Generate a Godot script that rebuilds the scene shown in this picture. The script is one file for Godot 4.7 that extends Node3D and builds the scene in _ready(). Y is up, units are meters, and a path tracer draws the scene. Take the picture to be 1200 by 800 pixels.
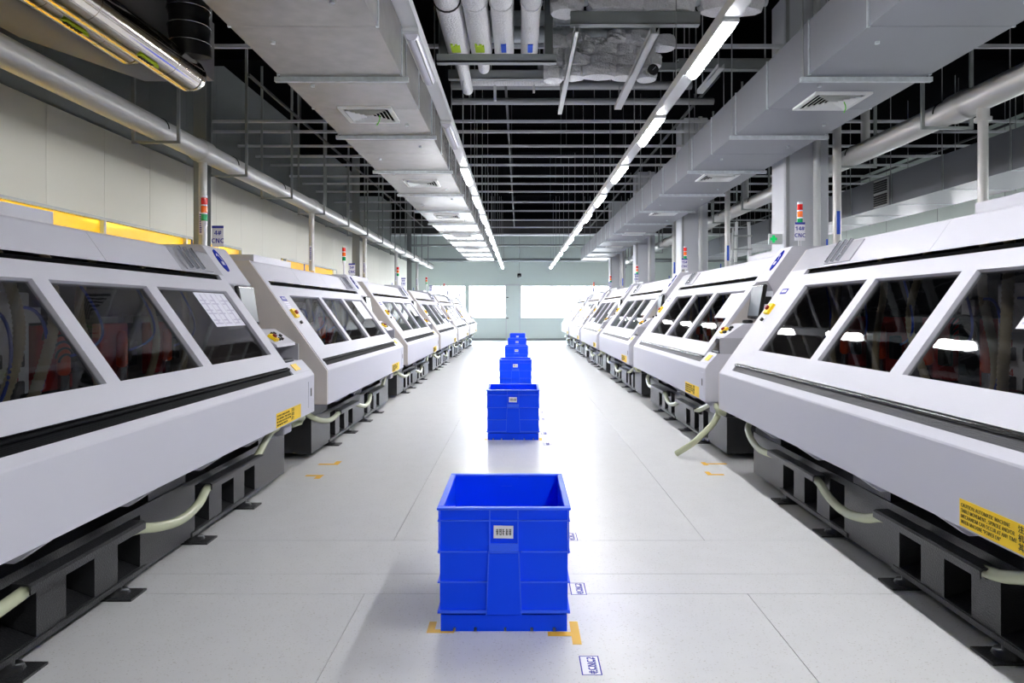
extends Node3D
# Metres, y up, the camera looks along -z. q(x, y, depth) is a point that many metres in front of the camera.

class MB:   # collects triangles for one mesh; front faces end up clockwise seen from outside
	var v := PackedVector3Array()
	var n := PackedVector3Array()
	var t := PackedVector2Array()
	var i := PackedInt32Array()
	func tri(a: Vector3, b: Vector3, c: Vector3, na: Vector3, nb: Vector3, nc: Vector3, ta := Vector2.ZERO, tb := Vector2.ZERO, tc := Vector2.ZERO):
		var k := v.size()
		v.append_array([a, b, c]); n.append_array([na, nb, nc]); t.append_array([ta, tb, tc])
		if (b - a).cross(c - a).dot(na + nb + nc) > 0: i.append_array([k, k + 2, k + 1])
		else: i.append_array([k, k + 1, k + 2])
	func quad(a: Vector3, b: Vector3, c: Vector3, d: Vector3, nn: Vector3):
		tri(a, b, c, nn, nn, nn, Vector2(0, 1), Vector2(1, 1), Vector2(1, 0)); tri(a, c, d, nn, nn, nn, Vector2(0, 1), Vector2(1, 0), Vector2(0, 0))
	func hexa(p: Array):   # p[0..3] one face in order, p[4..7] the opposite one
		var m := Vector3.ZERO
		for x in p: m += x / 8.0
		for f in [[0, 1, 2, 3], [4, 5, 6, 7], [0, 1, 5, 4], [1, 2, 6, 5], [2, 3, 7, 6], [3, 0, 4, 7]]:
			var nn: Vector3 = (p[f[1]] - p[f[0]]).cross(p[f[2]] - p[f[0]])
			if nn.length() < 1e-12: nn = (p[f[2]] - p[f[0]]).cross(p[f[3]] - p[f[0]])
			nn = nn.normalized()
			if nn.dot(p[f[0]] - m) < 0: nn = -nn
			quad(p[f[0]], p[f[1]], p[f[2]], p[f[3]], nn)
	func box(c: Vector3, s: Vector3, b := Basis.IDENTITY):
		var h := s / 2
		var p := []
		for e in [[-1, -1, -1], [1, -1, -1], [1, 1, -1], [-1, 1, -1], [-1, -1, 1], [1, -1, 1], [1, 1, 1], [-1, 1, 1]]: p.append(c + b * (h * Vector3(e[0], e[1], e[2])))
		hexa(p)
	func span(a: Vector3, b: Vector3): box((a + b) / 2, (b - a).abs())
	func cbox(c: Vector3, s: Vector3, r: float, b := Basis.IDENTITY):   # box with chamfered edges
		var h := s / 2
		var g := h - Vector3.ONE * r
		for ax in 3:
			var bx := (ax + 1) % 3
			var cx := (ax + 2) % 3
			for e in [-1, 1]:
				var f := []
				for w in [[-1, -1], [1, -1], [1, 1], [-1, 1]]:
					var p := Vector3.ZERO
					p[ax] = e * h[ax]; p[bx] = w[0] * g[bx]; p[cx] = w[1] * g[cx]
					f.append(c + b * p)
				var nn := Vector3.ZERO
				nn[ax] = e
				quad(f[0], f[1], f[2], f[3], b * nn)
				for e2 in [-1, 1]:
					var k := []
					for w in [-1, 1]:
						for side in ([0, 1] if w < 0 else [1, 0]):
							var p := Vector3.ZERO
							p[cx] = w * g[cx]
							p[ax] = e * (h[ax] if side == 0 else g[ax]); p[bx] = e2 * (g[bx] if side == 0 else h[bx])
							k.append(c + b * p)
					var n2 := Vector3.ZERO
					n2[ax] = e; n2[bx] = e2
					quad(k[0], k[1], k[2], k[3], b * n2.normalized())
		for x in [-1, 1]:
			for y in [-1, 1]:
				for z in [-1, 1]:
					var o := Vector3(x, y, z)
					var nn := (b * o).normalized()
					tri(c + b * (o * Vector3(h.x, g.y, g.z)), c + b * (o * Vector3(g.x, h.y, g.z)), c + b * (o * Vector3(g.x, g.y, h.z)), nn, nn, nn)
	func prism(poly: PackedVector2Array, f: Callable, u0: float, u1: float):   # f(u, point) gives a 3D point
		var ctr := Vector2.ZERO
		for x in poly: ctr += x / poly.size()
		var m: Vector3 = f.call((u0 + u1) / 2, ctr)
		var along: Vector3 = (f.call(u1, ctr) - f.call(u0, ctr)).normalized()
		var cw := Geometry2D.is_polygon_clockwise(poly)
		var e0: Vector3 = f.call(u0, poly[0])
		var ex: Vector3 = f.call(u0, poly[0] + Vector2(1, 0)) - e0
		var ey: Vector3 = f.call(u0, poly[0] + Vector2(0, 1)) - e0
		for k in poly.size():
			var a := poly[k]
			var b := poly[(k + 1) % poly.size()]
			var dir := (b - a).orthogonal() * (1.0 if cw else -1.0)
			# orthogonal() turns (x, y) to (y, -x); take whichever side lies outside
			var mid := (a + b) / 2 + dir.normalized() * 1e-4
			if Geometry2D.is_point_in_polygon(mid, poly): dir = -dir
			var nn := (ex * dir.x + ey * dir.y).normalized()
			quad(f.call(u0, a), f.call(u0, b), f.call(u1, b), f.call(u1, a), nn)
		var tr := Geometry2D.triangulate_polygon(poly)
		for k in range(0, tr.size(), 3):
			tri(f.call(u0, poly[tr[k]]), f.call(u0, poly[tr[k + 1]]), f.call(u0, poly[tr[k + 2]]), -along, -along, -along)
			tri(f.call(u1, poly[tr[k]]), f.call(u1, poly[tr[k + 1]]), f.call(u1, poly[tr[k + 2]]), along, along, along)
	func tube(pts: Array, r, sides := 10, caps := true):   # r: one radius or one for each point
		var up := Vector3.UP
		var rings := []
		var dirs := []
		for k in pts.size():
			var d: Vector3 = (pts[mini(k + 1, pts.size() - 1)] - pts[maxi(k - 1, 0)]).normalized()
			if absf(d.dot(up)) > 0.95: up = Vector3.RIGHT if absf(d.x) < 0.9 else Vector3.BACK
			var x := d.cross(up).normalized()
			up = x.cross(d).normalized()
			dirs.append(d)
			var ring := []
			for s in sides:
				var a := TAU * s / sides
				ring.append([x * cos(a) + up * sin(a), pts[k] + (x * cos(a) + up * sin(a)) * (r[k] if r is Array else r)])
			rings.append(ring)
		for k in pts.size() - 1:
			for s in sides:
				var a = rings[k][s]
				var b = rings[k][(s + 1) % sides]
				var c = rings[k + 1][(s + 1) % sides]
				var d = rings[k + 1][s]
				tri(a[1], b[1], c[1], a[0], b[0], c[0]); tri(a[1], c[1], d[1], a[0], c[0], d[0])
		if caps:
			for e in [0, pts.size() - 1]:
				var nn: Vector3 = -dirs[0] if e == 0 else dirs[e]
				for s in sides: tri(pts[e], rings[e][s][1], rings[e][(s + 1) % sides][1], nn, nn, nn)
	func cyl(a: Vector3, b: Vector3, r: float, sides := 12): tube([a, b], r, sides)
	func lump(c: Vector3, s: Vector3, seed_: int, rough := 0.12, sq := 0.72):   # a soft wrapped bundle
		var nz := FastNoiseLite.new()
		nz.seed = seed_; nz.frequency = 1.4
		var R := 12
		var P := 9
		var g := []
		for y in P:
			for x in R:
				var a := TAU * x / R
				var e := PI * (y / float(P - 1) - 0.5)
				var d := Vector3(cos(a) * cos(e), sin(e), sin(a) * cos(e))
				var m := maxf(absf(d.x), maxf(absf(d.y), absf(d.z)))
				var p := d.lerp(d / m, sq)
				p *= 1.0 + rough * nz.get_noise_3d(d.x * 3, d.y * 3, d.z * 3) * 2.0
				g.append(c + p * s / 2)
		for y in P - 1:
			for x in R:
				var a: Vector3 = g[y * R + x]
				var b: Vector3 = g[y * R + (x + 1) % R]
				var d: Vector3 = g[(y + 1) * R + x]
				var e: Vector3 = g[(y + 1) * R + (x + 1) % R]
				var na := ((a - c) / s).normalized()
				if sq > 0.9:
					var fa := (b - a).cross(e - a).normalized()
					if fa.dot(na) < 0: fa = -fa
					var fb := (e - a).cross(d - a).normalized()
					if fb.dot(na) < 0: fb = -fb
					tri(a, b, e, fa, fa, fa); tri(a, e, d, fb, fb, fb)
					continue
				tri(a, b, e, na, ((b - c) / s).normalized(), ((e - c) / s).normalized()); tri(a, e, d, na, ((e - c) / s).normalized(), ((d - c) / s).normalized())
	func mesh() -> ArrayMesh:
		var arr := []
		arr.resize(Mesh.ARRAY_MAX)
		arr[Mesh.ARRAY_VERTEX] = v; arr[Mesh.ARRAY_NORMAL] = n; arr[Mesh.ARRAY_TEX_UV] = t; arr[Mesh.ARRAY_INDEX] = i
		var m := ArrayMesh.new()
		m.add_surface_from_arrays(Mesh.PRIMITIVE_TRIANGLES, arr)
		return m

const ORD := ["nearest", "second", "third", "fourth", "fifth", "farthest"]
const H := 1.7
var M := {}
var used := {}
var font_sans := SystemFont.new()
var font_bold := SystemFont.new()

func q(x: float, y: float, depth: float) -> Vector3: return Vector3(x, y, -depth)
func numbered(called: String) -> String:
	used[called] = used.get(called, -1) + 1
	return called if used[called] == 0 else "%s_%03d" % [called, used[called]]
func mat(key: String, c: Color, rough := 0.5, metal := 0.0) -> StandardMaterial3D:
	var m := StandardMaterial3D.new()
	m.resource_name = key; m.albedo_color = c; m.roughness = rough; m.metallic = metal
	M[key] = m
	return m
func add(called: String, mb, m: Material, parent: Node = self, at := Vector3.ZERO) -> MeshInstance3D:
	var o := MeshInstance3D.new()
	o.mesh = mb.mesh() if mb is MB else mb
	o.material_override = m
	o.position = at
	o.name = numbered(called) if parent == self else called
	parent.add_child(o, true)
	return o
func tag(o: Node, label: String, category: String, group := "") -> Node:
	o.set_meta("label", label); o.set_meta("category", category)
	if group: o.set_meta("group", group)
	return o
func thing(called: String, label: String, category: String, at := Vector3.ZERO, turn := 0.0, group := "") -> Node3D:
	var o := Node3D.new()
	o.name = numbered(called); o.position = at; o.rotation.y = turn
	add_child(o)
	tag(o, label, category, group)
	return o
func struct(called: String, mb, m: Material) -> MeshInstance3D:
	var o := add(called, mb, m)
	o.set_meta("kind", "structure")
	return o
func frame_node(called: String) -> Node3D:
	var o := Node3D.new()
	o.name = called
	add_child(o)
	o.set_meta("kind", "structure")
	return o
func dup(o: Node3D, at: Vector3, label: String) -> Node3D:
	var c: Node3D = o.duplicate()
	c.name = numbered(str(o.name).rstrip("0123456789").trim_suffix("_"))
	add_child(c)
	c.position = at
	c.set_meta("label", label)
	return c
func noise(size: int, freq: float, lo: float, hi: float, seed_ := 1, cellular := false) -> Image:
	var nz := FastNoiseLite.new()
	nz.seed = seed_; nz.frequency = freq; nz.fractal_octaves = 3
	if cellular: nz.noise_type = FastNoiseLite.TYPE_CELLULAR
	var im := nz.get_seamless_image(size, size)
	im.convert(Image.FORMAT_RGB8)
	for y in size:
		for x in size:
			var k := lerpf(lo, hi, im.get_pixel(x, y).r)
			im.set_pixel(x, y, Color(k, k, k))
	return im
func triplanar(m: StandardMaterial3D, scale: float, world := true):
	m.uv1_triplanar = true; m.uv1_world_triplanar = world; m.uv1_scale = Vector3.ONE * scale
func text(s: String, size: float, m: Material, parent: Node, where: Transform3D, bold := false, called := "lettering", align := HORIZONTAL_ALIGNMENT_LEFT):
	var tm := TextMesh.new()
	tm.text = s; tm.font = font_bold if bold else font_sans
	tm.font_size = 32; tm.pixel_size = size / 32.0 * 1.35; tm.depth = 0.0012; tm.curve_step = 4.0
	tm.horizontal_alignment = align
	var o := add(called, tm, m, parent)
	o.transform = where
	return o

func _ready():
	# ---- camera, sky, exposure -------------------------------------------------
	var cam := Camera3D.new()
	cam.name = "camera"
	cam.projection = Camera3D.PROJECTION_FRUSTUM
	cam.near = 0.05; cam.far = 200.0; cam.size = 0.05
	cam.frustum_offset = Vector2(-8.6, -36.3) / 800.0 * 0.05
	cam.position = Vector3(0, H, 0)
	add_child(cam)
	cam.current = true
	var we := WorldEnvironment.new()
	we.name = "environment"
	var env := Environment.new()
	env.background_mode = Environment.BG_SKY
	var sky := Sky.new()
	var psm := ProceduralSkyMaterial.new()
	psm.sky_top_color = Color(0.86, 0.93, 1.0); psm.sky_horizon_color = Color(0.97, 0.99, 1.0)
	psm.ground_bottom_color = Color(0.75, 0.77, 0.78); psm.ground_horizon_color = Color(0.9, 0.92, 0.93)
	psm.sky_energy_multiplier = 4.2; psm.ground_energy_multiplier = 3.7
	sky.sky_material = psm
	env.sky = sky
	env.tonemap_mode = Environment.TONE_MAPPER_LINEAR
	env.tonemap_exposure = 1.16
	env.sdfgi_enabled = true; env.ssao_enabled = true; env.ssil_enabled = true
	we.environment = env
	add_child(we)
	font_sans.font_names = ["Droid Sans"]
	font_bold.font_names = ["Droid Sans"]; font_bold.font_weight = 700
	materials()
	build_shell()
	build_lamps()
	build_ducts()
	build_pipes()
	build_ceiling_services()
	build_machines()
	build_bins()
	build_floor_marks()
	build_far_right()

func materials():
	var m: StandardMaterial3D
	m = mat("machine_paint", Color(0.85, 0.85, 0.89), 0.55)
	var sp := noise(256, 0.18, 0.86, 1.0, 3)
	m.albedo_texture = ImageTexture.create_from_image(sp)
	triplanar(m, 6.0, false)
	m.heightmap_enabled = false
	mat("machine_side", Color(0.80, 0.775, 0.755), 0.45)
	mat("machine_grey", Color(0.66, 0.66, 0.69), 0.4)
	m = mat("cast_black", Color(0.15, 0.153, 0.16), 0.30)
	m.normal_enabled = true; m.normal_scale = 0.16
	var bump := noise(256, 0.16, 0, 1, 8)
	var nm: Image = bump.duplicate()
	nm.bump_map_to_normal_map(6.0)
	m.normal_texture = ImageTexture.create_from_image(nm)
	triplanar(m, 2.0, false)
	mat("black_plastic", Color(0.05, 0.05, 0.055), 0.4)
	mat("strip_black", Color(0.05, 0.052, 0.065), 0.6).metallic_specular = 0.15
	mat("black_gloss", Color(0.035, 0.035, 0.04), 0.18)
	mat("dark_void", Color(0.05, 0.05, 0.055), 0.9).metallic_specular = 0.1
	mat("inside_grey", Color(0.18, 0.18, 0.19), 0.6)
	mat("table_grey", Color(0.13, 0.13, 0.14), 0.6)
	mat("rubber_mesh", Color(0.30, 0.30, 0.32), 0.55)
	mat("steel", Color(0.75, 0.76, 0.78), 0.25, 0.9)
	mat("chrome", Color(0.86, 0.84, 0.80), 0.12, 1.0)
	mat("red_paint", Color(0.72, 0.10, 0.10), 0.45)
	mat("orange_plastic", Color(0.93, 0.33, 0.12), 0.35)
	mat("hose_beige", Color(0.72, 0.67, 0.55), 0.5)
	mat("hose_blue", Color(0.10, 0.25, 0.72), 0.4)
	mat("hose_pvc", Color(0.72, 0.74, 0.62), 0.2)
	mat("caution_yellow", Color(0.98, 0.82, 0.04), 0.5)
	mat("ink_black", Color(0.05, 0.05, 0.05), 0.7)
	mat("ink_blue", Color(0.16, 0.18, 0.62), 0.6)
	mat("sticker_white", Color(0.93, 0.93, 0.96), 0.5)
	mat("paper_white", Color(0.90, 0.90, 0.95), 0.7)
	mat("print_grey", Color(0.78, 0.77, 0.85), 0.7)
	mat("emblem_blue", Color(0.07, 0.16, 0.62), 0.25)
	mat("lamp_red", Color(0.85, 0.06, 0.04), 0.2)
	mat("stop_red", Color(0.55, 0.08, 0.06), 0.4)
	mat("lamp_amber", Color(0.98, 0.42, 0.04), 0.2)
	mat("lamp_green", Color(0.05, 0.62, 0.36), 0.2)
	mat("brass", Color(0.72, 0.53, 0.22), 0.35, 0.85)
	mat("screen_off", Color(0.36, 0.39, 0.42), 0.3)
	m = mat("window_glass", Color(0.01, 0.01, 0.013, 0.40), 0.02)
	m.transparency = BaseMaterial3D.TRANSPARENCY_ALPHA
	m.metallic_specular = 0.34
	var wave := noise(256, 0.012, 0, 1, 61)
	wave.bump_map_to_normal_map(5.0)
	m.normal_enabled = true; m.normal_scale = 0.01
	m.normal_texture = ImageTexture.create_from_image(wave)
	triplanar(m, 0.9)
	m = mat("clear_glass", Color(0.9, 0.95, 0.95, 0.04), 0.02)
	m.transparency = BaseMaterial3D.TRANSPARENCY_ALPHA
	m = mat("amber_glass", Color(1.0, 0.80, 0.0, 0.5), 0.3)
	m.transparency = BaseMaterial3D.TRANSPARENCY_ALPHA
	m = mat("bin_blue", Color(0.0, 0.285, 1.0), 0.42)
	m.metallic_specular = 0.32
	mat("bin_edge", Color(0.16, 0.38, 1.0), 0.45)
	m = mat("floor_vinyl", Color(0.835, 0.838, 0.84), 0.34)
	m.metallic_specular = 0.4
	var fl := noise(512, 0.012, 0.98, 1.0, 5)
	var rng := RandomNumberGenerator.new()
	rng.seed = 11
	for k in 5200:
		var x := rng.randi_range(0, 511)
		var y := rng.randi_range(0, 511)
		var g := rng.randf_range(0.76, 0.93) if rng.randf() < 0.8 else rng.randf_range(0.97, 1.0)
		fl.set_pixel(x, y, Color(g, g * 0.98, g * 0.94))
		if rng.randf() < 0.4: fl.set_pixel((x + 1) % 512, y, Color(g, g * 0.98, g * 0.94))
	m.albedo_texture = ImageTexture.create_from_image(fl)
	triplanar(m, 0.55)
	m.roughness_texture = ImageTexture.create_from_image(noise(256, 0.01, 0.9, 1.0, 9))
	mat("floor_joint", Color(0.42, 0.41, 0.39), 0.8)
	m = mat("wall_cream", Color(0.94, 0.935, 0.89), 0.5)
	m = mat("wall_grey", Color(0.45, 0.47, 0.47), 0.55)
	mat("wall_far", Color(0.84, 0.88, 0.86), 0.6)
	mat("joint_dark", Color(0.45, 0.44, 0.42), 0.8)
	mat("ceiling_black", Color(0.05, 0.052, 0.06), 1.0).specular_mode = BaseMaterial3D.SPECULAR_DISABLED
	mat("channel_grey", Color(0.80, 0.81, 0.83), 0.6)
	mat("bulkhead_dark", Color(0.26, 0.26, 0.265), 0.85)
	mat("rod_dark", Color(0.30, 0.31, 0.32), 0.7)
	mat("duct_dark", Color(0.52, 0.51, 0.50), 0.6)
	m = mat("galvanised", Color(0.80, 0.83, 0.85), 0.45, 0.25)
	m.albedo_texture = ImageTexture.create_from_image(noise(256, 0.03, 0.86, 1.0, 21))
	triplanar(m, 1.5)
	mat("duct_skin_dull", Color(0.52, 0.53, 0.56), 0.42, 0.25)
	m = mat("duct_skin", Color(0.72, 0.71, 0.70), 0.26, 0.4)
	m.albedo_texture = ImageTexture.create_from_image(noise(256, 0.02, 0.93, 1.0, 22))
	triplanar(m, 0.8)
	mat("diffuser_grille", Color(0.86, 0.87, 0.87), 0.4)
	mat("trunk_white", Color(0.80, 0.81, 0.82), 0.4)
	mat("tube_off", Color(0.80, 0.80, 0.86), 0.25)
	m = mat("lamp_on", Color(1, 1, 1), 0.4)
	m.emission_enabled = true; m.emission = Color(0.99, 0.99, 1.0); m.emission_energy_multiplier = 104.0
	m = mat("lamp_yellow", Color(1, 0.9, 0.5), 0.4)
	m.emission_enabled = true; m.emission = Color(1.0, 0.88, 0.3); m.emission_energy_multiplier = 3.0
	m = mat("exit_green", Color(0.1, 0.75, 0.45), 0.4)
	m.emission_enabled = true; m.emission = Color(0.05, 0.75, 0.4); m.emission_energy_multiplier = 0.5
	mat("pipe_grey", Color(0.76, 0.76, 0.755), 0.33, 0.2)
	mat("pipe_dark", Color(0.07, 0.07, 0.075), 0.45)
	mat("beam_grey", Color(0.55, 0.57, 0.57), 0.5)
	mat("strut", Color(0.62, 0.63, 0.64), 0.45, 0.3)
	mat("column_grey", Color(0.78, 0.79, 0.82), 0.5)
	m = mat("foil", Color(0.98, 0.98, 0.99), 0.35, 0.1)
	var fo := noise(256, 0.05, 0, 1, 33)
	m.albedo_texture = ImageTexture.create_from_image(noise(256, 0.08, 0.86, 1.0, 34))
	fo.bump_map_to_normal_map(14.0)
	m.normal_enabled = true; m.normal_scale = 0.5
	m.normal_texture = ImageTexture.create_from_image(fo)
	triplanar(m, 2.2, false)
	mat("tape_blue", Color(0.10, 0.32, 0.80), 0.5)
	mat("tape_green", Color(0.70, 0.82, 0.12), 0.5)
	mat("ribbon_green", Color(0.45, 0.85, 0.30), 0.6)
	mat("tape_floor", Color(0.93, 0.72, 0.16), 0.5)
	mat("amber_wall", Color(0.96, 0.90, 0.40), 0.7)

# ---- the room ------------------------------------------------------------------
const LEFT := -6.17
const RIGHT := 13.0
const FAR := 39.0
const NEAR := -9.0
const TOP := 6.8

func build_shell():
	var b := MB.new()
	b.span(q(LEFT - 0.14, -0.14, NEAR - 0.1), q(RIGHT + 0.1, -0.005, FAR + 0.12))
	var fl := struct("floor", b, M.floor_joint)
	var xs := [LEFT - 0.02, -3.2, -0.93, 1.37, 3.67, 6.0, 8.3, 10.6, RIGHT]
	var zs := [NEAR, 4.1, 4.41, 5.05, 11.2, 17.3, 23.4, 29.5, 34.2, FAR]
	for a in zs.size() - 1:
		var wide: bool = zs[a + 1] - zs[a] < 1.0
		var cut: Array = [xs[0], xs[-1]] if wide else xs
		for k in cut.size() - 1:
			b = MB.new()
			b.span(q(cut[k] + 0.002, -0.005, zs[a] + 0.002), q(cut[k + 1] - 0.002, 0.0, zs[a + 1] - 0.002))
			add("floor_sheet", b, M.floor_vinyl, fl)
	# ceiling slab with the dark channels that hang under it
	b = MB.new()
	b.span(q(LEFT - 0.14, TOP, NEAR - 0.1), q(RIGHT + 0.1, TOP + 0.15, FAR + 0.12))
	var ce := struct("ceiling", b, M.ceiling_black)
	for z in [3.0, 5.0, 7.4, 9.3, 13.0, 13.75, 14.95, 15.95, 16.9, 18.3, 19.4, 20.7, 22.7, 24.7, 27.2, 29.6]:
		b = MB.new()
		b.span(q(LEFT, 5.28, z), q(RIGHT, 5.33, z + 0.045))
		add("ceiling_channel", b, M.channel_grey, ce)
	for x in [-4.2, -0.22, 3.1, 6.2, 9.6]:
		b = MB.new()
		b.span(q(x - 0.02, 5.335, 10.6), q(x + 0.02, 5.375, 30.0))
		add("ceiling_runner", b, M.rod_dark, ce)
	var rng := RandomNumberGenerator.new()
	rng.seed = 4
	for z in [13.0, 14.95, 16.9, 19.4, 22.7, 27.2]:
		for x in [-4.2, -0.22, 1.0, 2.25, 6.2, 9.6]:
			b = MB.new()
			if rng.randf() < 0.5: continue
			b.cyl(q(x + 0.03, 5.3, z + 0.02), q(x + 0.03, TOP, z + 0.02), 0.009, 6)
			add("hanger_rod", b, M.rod_dark, ce)
	b = MB.new()
	for z in [5.6, 12.0, 19.0, 26.0]: b.span(q(LEFT, 6.1, z), q(RIGHT, TOP, z + 0.3))
	add("roof_beam", b, M.ceiling_black, ce)
	# left wall of sandwich panels with a band of amber windows
	var bays := [[2.65, 15.15], [18.05, 23.05]]
	b = MB.new()
	b.span(q(LEFT - 0.14, 0, NEAR), q(LEFT - 0.1, 2.0, FAR)); b.span(q(LEFT - 0.14, 3.06, NEAR), q(LEFT - 0.1, TOP, FAR))
	var e0 := NEAR
	for bay in bays:
		b.span(q(LEFT - 0.14, 2.0, e0), q(LEFT - 0.1, 3.06, bay[0]))
		e0 = bay[1]
	b.span(q(LEFT - 0.14, 2.0, e0), q(LEFT - 0.1, 3.06, FAR))
	var wl := struct("wall_left", b, M.joint_dark)
	var z := 10.15 - 1.25 * 15
	while z < FAR - 0.2:
		var a := z + 0.003
		var c := z + 1.247
		var mid := z + 0.6
		var open := false
		for bay in bays: open = open or (mid > bay[0] and mid < bay[1])
		b = MB.new()
		if open: b.span(q(LEFT - 0.1, 0, a), q(LEFT, 2.0, c))
		if not open: b.span(q(LEFT - 0.1, 0, a), q(LEFT, 4.4, c))
		add("wall_panel", b, M.wall_cream, wl)
		if open:
			b = MB.new()
			b.span(q(LEFT - 0.1, 3.06, a), q(LEFT, 4.4, c))
			add("wall_panel", b, M.wall_cream, wl)
		b = MB.new()
		b.span(q(LEFT - 0.1, 4.406, a), q(LEFT, TOP, c))
		add("upper_panel", b, M.wall_grey, wl)
		z += 1.25
	for k in 2:
		var bay = bays[k]
		b = MB.new()
		for y in [1.98, 3.035]: b.span(q(LEFT - 0.08, y, bay[0]), q(LEFT + 0.012, y + 0.045, bay[1]))
		b.span(q(LEFT - 0.08, 2.0, bay[0] - 0.02), q(LEFT + 0.012, 3.06, bay[0] + 0.025)); b.span(q(LEFT - 0.08, 2.0, bay[1] - 0.025), q(LEFT + 0.012, 3.06, bay[1] + 0.02))
		var wn := struct("window_%d" % (k + 1), b, M.trunk_white)
		var p: float = bay[0]
		while p < bay[1] - 0.1:
			b = MB.new()
			b.span(q(LEFT - 0.055, 2.02, p + 0.02), q(LEFT - 0.045, 3.04, p + 2.48))
			add("amber_pane", b, M.amber_glass, wn)
			if p > bay[0]:
				b = MB.new()
				b.span(q(LEFT - 0.08, 2.02, p - 0.03), q(LEFT + 0.012, 3.04, p + 0.03))
				add("mullion", b, M.trunk_white, wn)
			p += 2.5
	# the yellow-lit room behind the amber windows
	b = MB.new()
	b.span(q(-9.6, 0, 1.5), q(-9.5, 3.5, 25)); b.span(q(-9.5, -0.1, 1.5), q(LEFT - 0.16, 0, 25)); b.span(q(-9.6, 3.4, 1.5), q(LEFT - 0.16, 3.5, 25))
	b.span(q(-9.5, 0, 1.4), q(LEFT - 0.16, 3.5, 1.5)); b.span(q(-9.5, 0, 25), q(LEFT - 0.16, 3.5, 25.1))
	struct("wall_yellow_room", b, M.amber_wall)
	for k in 5:
		var f := thing("ceiling_panel_lamp", "yellow ceiling lamp seen through the amber windows, %s from the camera" % ORD[k], "lamp", q(-7.7, 3.4, 4.2 + 4.4 * k), 0, "yellow lamps behind the amber glass")
		b = MB.new()
		b.span(Vector3(-0.32, -0.05, -0.62), Vector3(0.32, 0, 0.62))
		add("housing", b, M.trunk_white, f)
		b = MB.new()
		b.span(Vector3(-0.28, -0.06, -0.58), Vector3(0.28, -0.05, 0.58))
		add("diffuser", b, M.lamp_yellow, f)
		area(f, Vector3(0, -0.065, 0), Vector2(0.56, 1.16), Color(1.0, 0.95, 0.42), 20.0)
	# far wall with its daylight windows and door
	b = MB.new()
	var wx := [[-5.2, -3.08], [-2.9, -0.76], [0.07, 5.4]]
	b.span(q(LEFT - 0.1, 0, FAR), q(RIGHT, 1.27, FAR + 0.12)); b.span(q(LEFT - 0.1, 3.12, FAR), q(RIGHT, TOP, FAR + 0.12))
	e0 = LEFT - 0.1
	for w in wx:
		b.span(q(e0, 1.27, FAR), q(w[0], 3.12, FAR + 0.12))
		e0 = w[1]
	b.span(q(e0, 1.27, FAR), q(RIGHT, 3.12, FAR + 0.12))
	struct("wall_far", b, M.wall_far)
	for k in 3:
		var w = wx[k]
		b = MB.new()
		for y in [1.27, 3.085]: b.span(q(w[0], y, FAR - 0.015), q(w[1], y + 0.035, FAR + 0.1))
		for x in [w[0], w[1] - 0.035]: b.span(q(x, 1.3, FAR - 0.015), q(x + 0.035, 3.09, FAR + 0.1))
		var wn := struct("window_%d" % (k + 3), b, M.wall_far)
		b = MB.new()
		b.span(q(w[0] + 0.03, 1.3, FAR + 0.05), q(w[1] - 0.03, 3.09, FAR + 0.06))
		add("pane", b, M.clear_glass, wn)
	b = MB.new()
	b.span(q(-0.72, 0.02, FAR - 0.03), q(0.0, 3.12, FAR - 0.001))
	var dr := struct("door_1", b, M.wall_far)
	b = MB.new()
	b.span(q(-0.775, 0, FAR - 0.045), q(-0.725, 3.2, FAR - 0.001)); b.span(q(0.005, 0, FAR - 0.045), q(0.045, 3.2, FAR - 0.001)); b.span(q(-0.725, 3.13, FAR - 0.045), q(0.005, 3.2, FAR - 0.001))
	add("door_frame", b, M.trunk_white, dr)
	for y in [1.24, 2.42]:
		b = MB.new()
		b.span(q(-0.75, y, FAR - 0.065), q(-0.62, y + 0.05, FAR - 0.028))
		add("hinge", b, M.black_plastic, dr)
	b = MB.new()
	b.span(q(LEFT, 0, FAR - 0.025), q(-0.78, 0.11, FAR - 0.001)); b.span(q(0.05, 0, FAR - 0.025), q(RIGHT, 0.11, FAR - 0.001))
	struct("baseboard_far", b, M.beam_grey)
	b = MB.new()
	b.span(q(RIGHT, 0, NEAR), q(RIGHT + 0.1, TOP, FAR))
	struct("wall_right", b, M.wall_far)
	b = MB.new()
	b.span(q(LEFT - 0.1, 0, NEAR - 0.1), q(RIGHT, TOP, NEAR))
	struct("wall_near", b, M.wall_cream)
	# dark bulkhead across the hall before the far wall
	b = MB.new()
	b.span(q(LEFT, 5.42, 33.0), q(RIGHT, 6.0, 33.25))
	struct("trim_1", b, M.bulkhead_dark)
	b = MB.new()
	b.span(q(LEFT, 6.0, 33.02), q(RIGHT, TOP, 33.22))
	struct("trim_3", b, M.ceiling_black)
	b = MB.new()
	b.span(q(LEFT, 5.34, 32.95), q(RIGHT, 5.42, 33.3))
	struct("trim_2", b, M.trunk_white)
	# steel posts along the left wall, square columns behind the right row
	for zz in [11.2, 21.8, 32.4]:
		b = MB.new()
		b.span(q(-5.34, 0, zz - 0.015), q(-5.14, TOP, zz)); b.span(q(-5.34, 0, zz + 0.17), q(-5.14, TOP, zz + 0.185)); b.span(q(-5.25, 0, zz), q(-5.23, TOP, zz + 0.17))
		tag(add("steel_post", b, M.beam_grey), "grey steel I-section post by the left wall, %s from the camera" % {11.2: "nearest", 21.8: "middle", 32.4: "farthest"}[zz], "post", "steel posts by the left wall")
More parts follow.
